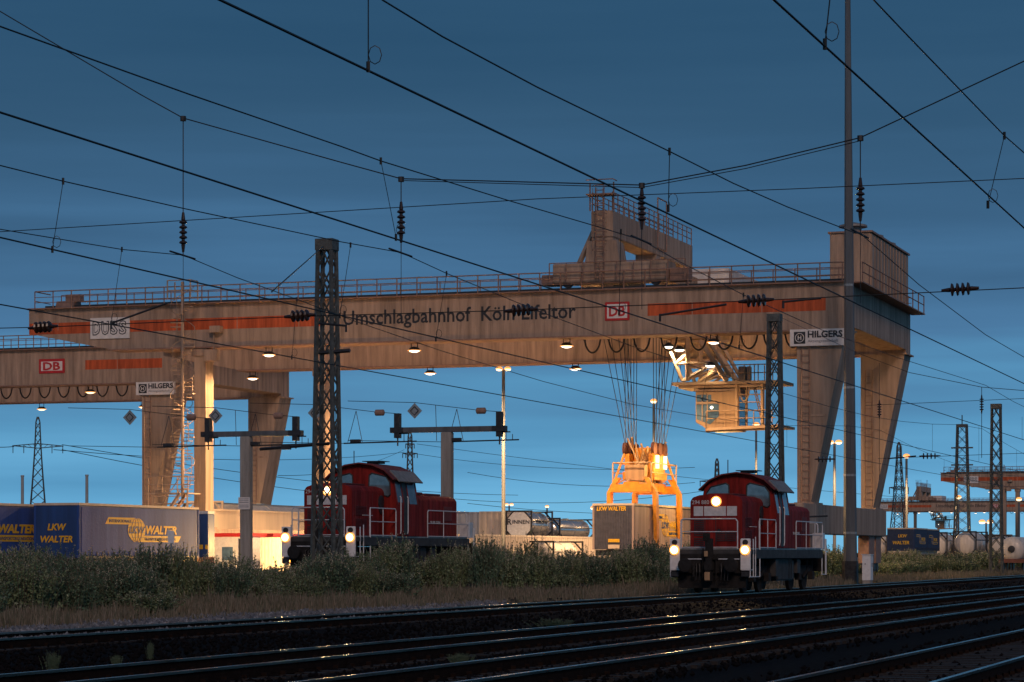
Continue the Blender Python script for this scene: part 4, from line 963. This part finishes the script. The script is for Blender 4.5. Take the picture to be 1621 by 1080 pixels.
        for dy in (-1.25,1.25):
            for s in (-1,1):
                MB().lathe((s*.86-.07,yb+dy,.55),(1,0,0),[(0,.5),(.0,.55),(.14,.55),(.14,.5),(.16,.2)],24).build('wheel','bogie',b,smooth=False)
    MB().box(-1.35,1.35,5.3,8.3,.42,1.28).build('fuel_tank','chassis',t,bevel=.06)
    MB().box(1.2,1.45,4.6,5.1,.6,1.25).box(1.2,1.42,8.6,9.2,.7,1.25).box(-1.4,-1.2,8.6,9.2,.7,1.25).sbar((1.5,6.7,.5),(1.5,6.7,1.3),.04).sbar((1.5,7.1,.5),(1.5,7.1,1.3),.04).build('air_tank','chassis',t,bevel=.03)
    ct = MB().sbar((1.50,13.75,.6),(1.50,13.75,2.1),.06).box(1.1,1.5,L-.9,L-.3,dk+.03,2.35)
    ct.build('end_locker','railw',t)
    return t
# right locomotive on the far track, left locomotive on the yard track
build_loco(7.35, 95.5, 0.0, '294 880', 'red shunting locomotive with three lit headlamps, on the right in front of the shrubs')
k1 = (445-CX)/FP; Y1 = 99.0
build_loco(k1*(Y1+.5)+1.468, Y1, .49, '294 672', 'red shunting locomotive on the left, half hidden by shrubs and a lattice mast')
yt = empty('railway_track', (0,0,0), 'yard railway track hidden behind the shrubs, under the left locomotive', 'railway track', 'parallel railway tracks', 0)
dl, ul = du(k1*(Y1+.5)+1.468, Y1)
for s in (-.75,.75):
    mb = MB(); vs = []
    for u in (20, 600): vs += [tw(dl+s+.036,u,.49), tw(dl+s-.036,u,.49), tw(dl+s-.036,u,.372), tw(dl+s+.036,u,.372)]
    mb.add(vs, [(0,1,5,4),(1,2,6,5),(3,0,4,7)]); mb.build('rail_head','railhead',yt)

# people in the left cab: only a faint seated figure is visible behind glass in the photo; glass kept opaque

# ------------------------------------------------------------------ masts, posts, lamps
def lattice(name, px, d, ytop, w0, w1, label, zb=0, base_y=None, face=4, panels=None, cat='mast', group=None, m='lattice'):
    y = yof(px, d) if d else base_y; X = (px-CX)/FP*y; ht = zat(ytop, y)
    t = empty(name, (X, y, zb), label, cat, group)
    def hw(z): return (w0+(w1-w0)*(z-zb)/(ht-zb))/2
    cs = [(-1,-1),(1,-1),(1,1),(-1,1)]
    for a, b in cs: 
        MB().sbar((a*hw(zb),b*hw(zb)*.9,0),(a*hw(ht),b*hw(ht)*.9,ht-zb),.105 if w0 < 1.3 else .16).build('corner_leg', m, t)
    n = panels or int((ht-zb)/(w0*1.15)); br = MB()
    for k in range(n):
        za, zc = zb+(ht-zb)*k/n, zb+(ht-zb)*(k+1)/n
        for i in range(4):
            a, b = cs[i], cs[(i+1)%4]
            p0 = (a[0]*hw(za),a[1]*hw(za)*.9,za-zb); p1 = (b[0]*hw(zc),b[1]*hw(zc)*.9,zc-zb); q0 = (b[0]*hw(za),b[1]*hw(za)*.9,za-zb); q1 = (a[0]*hw(zc),a[1]*hw(zc)*.9,zc-zb)
            br.sbar(p0,p1,.042); br.sbar(q0,q1,.042)
    br.build('lattice_bracing', m, t)
    MB().box(-hw(ht)-.08,hw(ht)+.08,-hw(ht)*.9-.08,hw(ht)*.9+.08,ht-zb-.35,ht-zb+.02).build('mast_head', m, t)
    return t, (X, y, ht)
m1, P1 = lattice('lattice_mast', 517.5, 33, 380, .78, .46, 'tall dark lattice mast in front of the left locomotive', zb=.2)
m2, P2 = lattice('lattice_mast', 1226, 27.8, 498, .86, .50, 'dark lattice mast rising behind the right locomotive cab', zb=-.1)
m3, P3 = lattice('lattice_mast', 1577, 27.5, 640, .90, .62, 'dark lattice mast near the right edge in front of the beige tanks', zb=-.1)
# steel arms on masts
MB().sbar((-.2,-.2,7.9),(.9,-.2,7.95),.10).build('cross_arm','dark',m1); MB().sbar((.2,-.25,4.9),(-2.3,-.25,4.75),.08).box(-1.5,-1.2,-.32,-.18,4.72,4.88).build('cross_arm','dark',m1)
MB().sbar((-.2,0,3.3),(2.6,0,3.4),.06).build('cross_arm','dark',m2)
# tall grey floodlight mast on the right
o = Fr(1346, 138); t = empty('floodlight_mast', (o.X,o.Y,-.15), 'very tall tapered grey mast beside the white cabinet, taller than the picture', 'mast')
MB().bar((0,0,1.1),(-.15,0,34),.37,8,.13).build('mast_tube','mastgrey',t); MB().bar((0,0,0),(0,0,1.25),.44,8,.44).build('mast_base','dark',t)
bd = MB()
for z in (2.7,5.8,10.5,16.0): bd.bar((-.005*z,0,z),(-.005*z,0,z+.12),.385-.007*z,8)
bd.build('mast_band','steel',t)
# white cabinet
o = Fr(1378, 136); t = empty('equipment_cabinet', (o.X,o.Y,-.2), 'white equipment cabinet on a grey plinth at the foot of the tall grey mast', 'cabinet')
MB().box(-.45,.0,.0,.75,.28,1.62).build('cabinet_body','white',t,bevel=.015); MB().box(-.48,.03,-.03,.78,1.62,1.67).build('cabinet_lid','offwhite',t)
MB().box(-.43,-.02,.03,.72,.0,.28).build('plinth','concrete',t); MB().box(.003,.02,.38,.44,1.0,1.2).box(-.3,-.27,-.012,-.002,1.1,1.2).build('handle','dark',t)
# concrete posts with T-arms
def tpost(px, Y, xa, xb, ytop, lab, plate=False):
    o = Fr(px, Y); t = empty('concrete_post', (o.X,o.Y,.3), lab, 'post', 'concrete posts with steel arms')
    zt = zat(ytop, Y)-.3
    MB().box(-.24,.24,-.2,.2,0,zt-.12).build('post','concrete',t,bevel=.03)
    a = MB().box(xa,xb,-.14,.14,zt-.12,zt+.12)
    ar = a.build('cross_arm','rail_paint' if plate is None else 'mastgrey',t,bevel=.02)
    for x in (xa+.15, xb-.15):
        MB().box(x-.12,x+.12,-.16,.16,zt-.35,zt+.75 if x > 0 or True else 0).box(x-.3,x+.3,-.2,.2,zt-.12,zt+.12).build('bracket','dark',ar)
        h = MB().sbar((x-2.6,0,zt-.55),(x+.9,0,zt-.5),.045).sbar((x,0,zt-.3),(x,0,zt-.7),.06).sbar((x+.3,0,zt-.1),(x+.3,0,zt-.5),.03).sbar((x+.6,0,zt-.25),(x+.6,0,zt-.5),.03).sbar((x,0,zt-.15),(x+.5,0,zt-.15),.04)
        h.sbar((x-2.0,0,zt+.9),(x-2.4,0,zt-.5),.025).sbar((x-2.0,0,zt+.9),(x-1.7,0,zt-.5),.025).box(x-2.25,x-1.8,-.1,.1,zt-.52,zt-.38)
        h.build('wire_clamp','dark',ar)
        MB().lathe((x-1.1,0,zt+.80),(1,0,0),[(0,.05),(.05,.14),(.42,.14),(.47,.05)],12).build('tension_weight','rail_paint',ar)
        if True:
            MB().add([(x-4.0,0,zt+.50),(x-3.65,0,zt+.85),(x-4.0,0,zt+1.2),(x-4.35,0,zt+.85),(x-4.0,.03,zt+.50),(x-3.65,.03,zt+.85),(x-4.0,.03,zt+1.2),(x-4.35,.03,zt+.85)],[(0,1,2,3),(7,6,5,4),(0,4,5,1),(1,5,6,2),(2,6,7,3),(3,7,4,0)]).build('diamond_sign','steel',ar)
            mb = MB(); q = [(x-4.0,-.012,zt+.66),(x-3.81,-.012,zt+.85),(x-4.0,-.012,zt+1.04),(x-4.19,-.012,zt+.85)]; mb.line(q+[q[0]],.02,4); mb.build('sign_mark','ink',ar)
        wr = MB().line([(x-7.2,0,zt+1.35),(x-4,0,zt+1.22),(x-1.1,0,zt+.84),(x,0,zt+.74)],.014,4).line([(x-7.2,0,zt-.42),(x-2.6,0,zt-.55)],.014,4)
        wr.sbar((x-3.0,0,zt+1.1),(x-2.95,0,zt-.5),.025)
        wr.build('span_wire','wire',ar)
    if plate: 
        s = MB().box(-.28,.28,-.26,-.22,3.2,3.75).build('notice_plate','sign',t)
        tt = MB()
        for z in (3.3,3.38,3.5,3.58,3.66): tt.box(-.23,.23,-.266,-.262,z,z+.03)
        tt.build('notice_lines','inkgrey',s)
    return t
tpost(390, 117, -2.05, 2.6, 687, 'concrete post with small white notice, between blue trailers and left locomotive', True)
tpost(708, 113.8, -2.5, 2.6, 680, 'concrete post with a steel arm behind the left locomotive bonnet')
# yard lamp masts
def ylamp(px, ytop, Y, lab, heads=2, power=0, pole=.11):
    X = (px-CX)/FP*Y; zt = zat(ytop, Y); t = empty('lamp_mast', (X,Y,.35), lab, 'lamp mast', 'yard lamp masts', rot=0)
    MB().bar((0,0,0),(0,0,zt-.35),pole*1.3,8,pole).build('pole','mastgrey',t)
    s = min(Y, 380)/220
    for a in ((-.36,.36) if heads == 2 else (0,)):
        hd = MB().lathe((a*s,0,zt-.35+.10*s),(0,0,1),[(0,.30*s),(.12*s,.26*s),(.2*s,.1*s)],14)
        if heads == 2: hd.box(min(0,a*s),max(0,a*s),-.08,.08,zt-.35-.02,zt-.35+.06)
        h = hd.build('lamp_head','halo',t); MB().lathe((a*s,0,zt-.35+.09*s),(0,0,-1),[(0,.28*s),(.10*s,.25*s),(.17*s,.12*s)],14).build('lamp_lens','lampo' ,h,smooth=True)  # lamp head itself glows orange to stand for the halo
    if power: lamp('SPOT',(X,Y-5.0,zt-1.4),power,WARM,None,.8,160,(0,-.1,-1),.4)
    return t
ylamp(797, 586, 170, 'tall lamp mast with two lit heads, rising right of the left locomotive', 2, 30000)
ylamp(1035, 637, 215, 'lamp mast with one lit head behind the hanging spreader', 1, 26000)
ylamp(1197, 674, 255, 'lamp mast with one lit head below the crane cabin platform', 1, 16000)
ylamp(1321, 702, 300, 'lamp mast with two lit heads between the crane legs', 2, 18000, .16)
ylamp(1435, 724, 340, 'lamp mast with one lit head just right of the crane leg', 1, 18000, .16)
ylamp(1517, 789, 420, 'low lit lamp in front of the far lattice pylon', 1, 0, .16)
ylamp(1561, 828, 400, 'small lit lamp mast in front of the pale far shed', 2, 0, .14)
ylamp(806, 800, 640, 'tiny distant lamp just right of the tall lamp mast', 2, 0, .2)
ylamp(866, 803, 640, 'tiny distant lamp above the lettered tank container', 1, 0, .2)
ylamp(940, 806, 300, 'small bright lamp at the corner of the lifted trailer', 1, 0, .08)
ylamp(1613, 792, 450, 'small lit lamp at the slim crane leg by the right edge', 1, 0, .16)
ylamp(1213, 690, 900, 'faint distant lamp behind the lattice mast', 1, 0, .1) if False else None
# track-side small board
o = Fr(271, 74); t = empty('trackside_board', (o.X,o.Y,0), 'small pale blue board on a stick among the dark shrubs at left', 'sign')
MB().add([(-.10,0,1.79),(.08,0,1.77),(.08,0,2.13),(-.12,0,2.16),(-.10,.03,1.79),(.08,.03,1.77),(.08,.03,2.13),(-.12,.03,2.16)],[(0,1,2,3),(7,6,5,4),(0,4,5,1),(1,5,6,2),(2,6,7,3),(3,7,4,0)]).build('board','white',t)
MB().sbar((-.02,.05,0),(-.02,.05,1.8),.04).box(-.06,.03,-.01,.05,2.165,2.2).build('stick','steel',t)

# far pylons, chimneys, sheds
def pylon(px, ybase, ytop, Y, arms, lab, wb=5.5, wt=.8):
    X = (px-CX)/FP*Y; zb = -.4; zt = zat(ytop, Y); t = empty('power_pylon', (X,Y,zb), lab, 'pylon', 'power pylons on the horizon', rot=math.radians(8))
    def hw(z): f = z/(zt-zb); return (wb*(1-f)**1.4+wt*(1-(1-f)**1.4))/2*(1 if f < .97 else .3)
    legs = MB(); br = MB(); n = 14; r = .09*Y/500
    zz = [(zt-zb)*(1-(1-i/n)**1.25) for i in range(n+1)]
    for a,b in ((-1,-1),(1,-1),(1,1),(-1,1)):
        legs.line([(a*hw(z),b*hw(z),z) for z in zz], r*1.3, 4)
    for k in range(n):
        za, zc = zz[k], zz[k+1]
        for (a,b) in (((-1,-1),(1,-1)),((1,-1),(1,1)),((1,1),(-1,1)),((-1,1),(-1,-1))):
            br.bar((a[0]*hw(za),a[1]*hw(za),za),(b[0]*hw(zc),b[1]*hw(zc),zc),r*.7,3); br.bar((b[0]*hw(za),b[1]*hw(za),za),(a[0]*hw(zc),a[1]*hw(zc),zc),r*.7,3)
    am = MB()
    for (py, half) in arms:
        z = zat(py, Y)-zb; w = half/FP*Y
        for s in (-1,1):
            for yy in (-.4,.4): am.bar((0,yy,z+.045*w*2),(s*w,0,z),r*.9,4); am.bar((0,yy,z-.5),(s*w,0,z),r*.9,4)
            for k in range(1,5): am.bar((s*w*k/5,0,z+.09*w*(1-k/5)),(s*w*(k-.7)/5,0,z-.4*(1-k/5)),r*.5,3)
            for q in (.55,.97): am.bar((s*w*q,0,z),(s*w*q,0,z-1.6),r*.9,4)
    legs.build('tower_leg','lattice',t); br.build('lattice_bracing','lattice',t); am.build('cross_arm','lattice',t)
    return (X,Y,zt)
pylon(60, 797, 660, 560, ((706,40),), 'power pylon on the horizon at the far left between two chimneys')
pylon(649, 740, 683, 900, ((718,12),(703,7)), 'distant power pylon above the left locomotive cab', 5, 1.2)
pylon(1135, 790, 726, 800, ((762,28),), 'distant power pylon behind the right locomotive cab', 5, .8)
pylon(1423, 800, 700, 640, ((772,16),), 'distant power pylon behind the far crane trolley', 5, .8)
m4, P4 = lattice('lattice_tower', 1523, None, 672, 2.0, 1.15, 'tall dark lattice tower behind the beige tank container', zb=0, base_y=330, panels=14, m='lattice')
MB().sbar((-1.4,0,P4[2]-3.0),(1.4,0,P4[2]-3.0),.14).sbar((-1.4,0,P4[2]-5.2),(1.4,0,P4[2]-5.2),.14).sbar((0,0,P4[2]),(0,0,P4[2]+1.2),.1).build('cross_arm','lattice',m4)
for px, yt_, lab in ((35.5,755,'pale factory chimney left of the power pylon'),(137.5,754,'darker factory chimney right of the power pylon')):
    Y = 800; X = (px-CX)/FP*Y; t = empty('factory_chimney',(X,Y,-.4),lab,'chimney','factory chimneys on the horizon',rot=0)
    zt = zat(yt_, Y)+.4; MB().bar((0,0,0),(0,0,zt),.56,12,.46).build('chimney_shaft','chim',t); MB().lathe((0,0,zt+.001),(0,0,1),[(0,.56),(.5,.56)],12).build('chimney_rim','chim',t)
def shed(px0, px1, ytop, Y, lab, m='building', nm='industrial_shed'):
    x0, x1 = (px0-CX)/FP*Y, (px1-CX)/FP*Y; zt = zat(ytop, Y); t = empty(nm,(x0,Y,-.4),lab,'building','sheds on the horizon',rot=0)
    b = MB().box(0,x1-x0,0,30,0,zt+.2).build('wall',m,t); MB().box(-.3,x1-x0+.3,-.3,30.3,zt+.203,zt+.9).build('roof','greyroof',t)
    w = MB(); n = max(2,int((x1-x0)/9))
    for i in range(n): w.box((i+.25)*(x1-x0)/n,(i+.7)*(x1-x0)/n,-.08,-.003,.5,zt*.55)
    w.build('gate','contw',t)
shed(1535,1600,850,520,'pale blue industrial shed right of the lattice tower')
shed(1395,1420,868,600,'low pale shed under the far crane girder')
shed(905,1060,868,700,'long low dark shed on the horizon behind the lifted trailer', 'chassis')
shed(0,300,866,900,'long low dark shed on the horizon behind the blue trailers', 'chassis')
# distant tree line: leafy clumps
mb = MB(); rnd = random.Random(5)
for i in range(9000):
    px = rnd.uniform(-60,1700); Y = rnd.uniform(950,1100); X = (px-CX)/FP*Y; top = 3.0+1.8*math.sin(px*.013)+1.2*math.sin(px*.051+1)+.9*math.sin(px*.17)
    z = rnd.uniform(-.4, max(1.0, top)); s = rnd.uniform(.5,1.3); a = rnd.uniform(0,3.14); q = Vector((math.cos(a),math.sin(a)*.3,rnd.uniform(-.4,.4)))*s; r = Vector((rnd.uniform(-.4,.4),0,1))*s
    p = Vector((X,Y,z)); mb.add([p-q,p-r,p+q,p+r],[(0,1,2,3)])
tag(mb.build('far_tree_line','hill'),'dark line of trees along the horizon','tree line',kind='stuff')
# power-line conductors between pylons
def cable(name, pts, r, lab, cat='cable', group=None, m='wire', sag=0, par=None, seg=10):
    mb = MB()
    for a, b in zip(pts[:-1], pts[1:]):
        a = Vector(a); b = Vector(b); q = []
        for i in range(seg+1):
            f = i/seg; p = a.lerp(b, f); p.z -= sag*4*f*(1-f); q.append(p)
        mb.line(q, r, 4)
    o = mb.build(name, m, par)
    if not par: tag(o, lab, cat, group)
    return o
def wp(px, py, Y): return ((px-CX)/FP*Y, Y, zat(py, Y))
for i, (l, r) in enumerate([((98,704,560),(820,784,900)),((98,712,560),(700,792,900)),((22,707,560),(-60,700,500)),((85,712,560),(640,716,900)),((655,718,900),(1100,740,800)),((660,703,900),(1621,800,1100)),((440,753,700),(640,712,900)),((740,748,800),(1100,764,820)),((720,790,800),(1130,775,800)),((740,797,800),(1200,806,900))]):
    cable('power_cable', [wp(*l), wp(*r)], .075, ['lowest thin power line crossing the sky left of the first concrete post','thin power line sagging low over the left locomotive','short power line leaving the far left pylon','thin power line running from the left pylon to the one above the locomotive','power line leaving the middle pylon to the right','long thin power line crossing behind the spreader','short thin power line behind the left crane legs','thin power line behind the tall lamp mast','thin rising power line right of the tall lamp mast','lowest power line just above the tank containers'][i], 'power line', 'thin power lines on the horizon', sag=2.5 if i != 2 else .5)

# ------------------------------------------------------------------ overhead contact lines
def pd(px, py, d):
    y = yof(px, d); return Vector(((px-CX)/FP*y, y, zat(py, y)))
def cline(d, px): return None
def insulator(par_, p, ln=.55, axis=(0,0,1), r=.075, n=5):
    a = Vector(axis).normalized(); p = Vector(p)
    prof = [(-ln/2-.12,.02),(-ln/2,.035)]
    for i in range(n):
        t0 = -ln/2+ln*(i+.15)/n; prof += [(t0,.028),(t0+.02,r),(t0+.045,r*.85),(t0+.06,.028)]
    prof += [(ln/2,.035),(ln/2+.12,.02)]
    MB().lathe(p, a, prof, 12).build('insulator','insul',par_)
def ohl(d, cl, mess, drops, lab, rc=.010, rm=.0075):
    """cl = (px, py) of one point of the contact wire; it runs straight to the vanishing point"""
    t = empty('overhead_line', (0,0,0), lab, 'overhead line', 'overhead contact lines above the tracks', rot=0)
    px0, py0 = cl; zc = zat(py0, yof(px0, d))
    mb = MB(); us = [uof(-40 if px0 < 400 else max(-40,px0-60), d)]
    u = us[0]-6; step = 12
    pts = []
    while u < 420: pts.append(tw(d, u, zc)); u += step
    mb.line(pts, rc, 5)
    mb.build('contact_wire','wire',t)
    mp = [pd(a,b,d) for a,b in mess]
    # continue the messenger wire into the distance in sagging 60 m spans
    mm = MB().line(mp, rm, 5)
    dd_, ul_ = du(mp[-1].x, mp[-1].y); zl = mp[-1].z; u = ul_; zs = zc+1.35
    q = [mp[-1]]
    k = 0
    while u < 420:
        u2 = u+6; f = ((u2-38.6) % 62)/62; z = zc+.55+.9*(2*f-1)**2
        z = z if k > 2 else zl+(z-zl)*(k+1)/4; k += 1
        q.append(tw(d, u2, z)); u = u2
    mm.line(q, rm, 5); mm.build('messenger_wire','wire',t)
    dm = MB()
    for a, b, c_, e in drops:
        p1, p2 = pd(a,b,d), pd(c_,e,d); dm.bar(p1,p2,.005,4)
        for p in (p1,p2): dm.bar(p-Vector((0,0,.04)), p+Vector((0,0,.04)), .016, 5)
        for i in range(8):
            a1, a2 = i*.785, (i+1)*.785; dm.bar(p2+Vector((.05+.05*math.cos(a1),0,.09+.07*math.sin(a1))), p2+Vector((.05+.05*math.cos(a2),0,.09+.07*math.sin(a2))), .004, 3)
    u = ul_+8
    while u < 300:
        f = ((u-38.6) % 62)/62; dm.bar(tw(d,u,zc), tw(d,u,zc+.55+.9*(2*f-1)**2), .006, 3); u += 11
    dm.build('dropper','wire',t)
    return zc
ohl(19.1, (0,482), [(-60,352),(0,363),(193,395),(290,404),(376,440),(470,474),(560,508),(700,556),(860,604),(1000,640)], [(193,395,176,512),(470,474,462,566)], 'overhead line with the hanger at the left, crossing the first crane sign')
ohl(15.0, (0,376), [(-60,246),(0,262),(100,287),(290,330),(540,383),(635,400),(707,433),(850,492),(1000,548),(1150,597)], [(100,287,83,395),(555,388,538,500),(707,433,690,537),(1120,588,1112,632)], 'overhead line sagging just right of the lattice mast top')
ohl(10.9, (0,178), [(-60,28),(0,42),(301,150),(540,232),(603,255),(803,317),(936,356),(1016,380),(1073,413),(1177,467),(1300,522),(1420,566),(1560,610)], [(603,255,627,376),(983,367,980,495),(1177,467,1170,550)], 'overhead line crossing the whole sky down to the crane trolley')
ohl(7.25, (348,0), [(605,0),(700,58),(850,138),(1060,240),(1160,290),(1247,328),(1349,367),(1362,370),(1455,451),(1560,530),(1680,600)], [(583,-20,583,106),(1060,240,1058,330)], 'overhead line running from the top left of the sky to the tall grey mast')
ohl(3.8, (1225,0), [(1383,0),(1440,60),(1590,215),(1621,242),(1700,320)], [(1320,-60,1306,70),(1590,215,1564,324)], 'nearest overhead line at the top right corner', .009, .007)
# cross-span (head span) in the plane u = 38.6 between far masts
US = 38.6
def ps(px, py, u=US):
    k = (px-CX)/FP     # X = -C d + S u ; Y = S d + C u ; X = k Y
    d = (S*u - k*C*u)/(C + k*S); y = S*d + C*u
    return Vector(((px-CX)/FP*y, y, zat(py, y)))
t = empty('span_wire_set', (0,0,0), 'near cross span of wires with hanging insulators, carried over all the tracks', 'span wires', 'cross spans over the tracks', rot=0)
mb = MB().line([ps(-60,-20),ps(0,18),ps(223,150),ps(290,187),ps(540,257),ps(635,283),ps(1015,293),ps(1180,262),ps(1362,218),ps(1621,97),ps(1700,60)],.010,5)
mb.line([ps(640,286),ps(1015,297),ps(1180,267),ps(1362,223)],.007,5)
mb.build('head_span_wire','wire',t)
MB().line([ps(-60,371),ps(0,367),ps(540,334),ps(850,315),ps(1260,299),ps(1700,279)],.007,5).build('upper_span_wire','wire',t)
MB().line([ps(-60,521),ps(68,518),ps(475,501),ps(825,491),ps(1197,476),ps(1700,452)],.008,5).build('lower_span_wire','wire',t)
ins = t; hw_ = MB()
for px, yt_, yi, yb_ in ((290,187,368,404),(635,283,352,400),(1016,293,330,380),(1362,218,316,370)):
    a, b = ps(px,yt_), ps(px,yb_); hw_.bar(a,b,.009,5); hw_.bar(b, ps(px,yb_+110), .005, 4); insulator(ins, ps(px,yi), .42, (0,0,1), .07)
    hw_.bar(a+Vector((0,0,-.05)), a+Vector((0,0,.03)), .05, 8); c_ = ps(px,yb_); hw_.bar(c_+Vector((-.18,-.3,.03)), c_+Vector((.16,.3,-.03)), .016, 5)
hw_.build('hanger_rod','dark',t)
for px, py in ((68,518),(475,500),(825,491),(1197,476),(1520,458)):
    insulator(ins, ps(px,py), .32, (C,-S,.04), .10, 4)
ar = MB()
for (a,b,c_,d_) in ((1045,499,1150,482),(1240,478,1300,472),(176,512,265,480),(548,516,505,512)):
    ar.bar(ps(a,b),ps(c_,d_),.018,6); ar.bar(ps(a,b)+Vector((0,0,.02)),ps(a,b)-Vector((0,0,.10)),.02,5)
ar.build('registration_arm','dark',t)
# tie wire from the near lattice mast
mt = Vector((P1[0]-.1, P1[1]-.3, zat(392, P1[1])))
cable('tie_wire', [mt, ps(376,461)+Vector((0,6,.6))], .016, 'thick tie wire running from the lattice mast top down to the left', 'wire')
# second, farther cross span on the right
U2 = 100.6
t = empty('span_wire_set', (0,0,0), 'far cross span of wires with small insulators right of the crane legs', 'span wires', 'cross spans over the tracks', rot=0)
MB().line([ps(1226,498,U2+22),ps(1360,560,U2),ps(1440,590,U2),ps(1554,613,U2),ps(1640,620,U2)],.012,4).build('head_span_wire','wire',t)
MB().line([ps(1370,642,U2),ps(1690,628,U2)],.010,4).build('upper_span_wire','wire',t)
MB().line([ps(1390,726,U2),ps(1690,715,U2)],.010,4).build('lower_span_wire','wire',t)
hi = t; hr_ = MB()
for px, yt_, yi, yb_ in ((1392,575,648,690),(1554,613,640,655)):
    hr_.bar(ps(px,yt_,U2),ps(px,yb_+70,U2),.012,4); insulator(hi, ps(px,yi,U2),.5,(0,0,1),.09)
for px, py in ((1472,722),(1306,727)): insulator(hi, ps(px,py,U2),.6,(C,-S,0),.13,4)
hr_.bar(ps(1406,726,U2),ps(1450,722,U2),.03,5)
hr_.build('hanger_rod','dark',t)

# ------------------------------------------------------------------ yard lighting beyond the lamps already placed

lamp('POINT', ((450-CX)/FP*147, 147, 1.9), 2600, (1,.55,.16), None, .4)
lamp('POINT', ((372-CX)/FP*152, 154, 2.0), 300, (1,.55,.16), None, .4)
o = empty('work_lamp', ((463-CX)/FP*147.5, 147.5, 0.0), 'bright orange work lamp on a short pole behind the left headlamp of the left locomotive', 'work lamp', rot=0)
MB().bar((0,0,0.3),(0,0,1.1),.05,8).build('pole','dark',o); MB().lathe((0,0,1.2),(0,-1,.0),[(0,.25),(.2,.32)],14).build('lamp_head','halo',o)
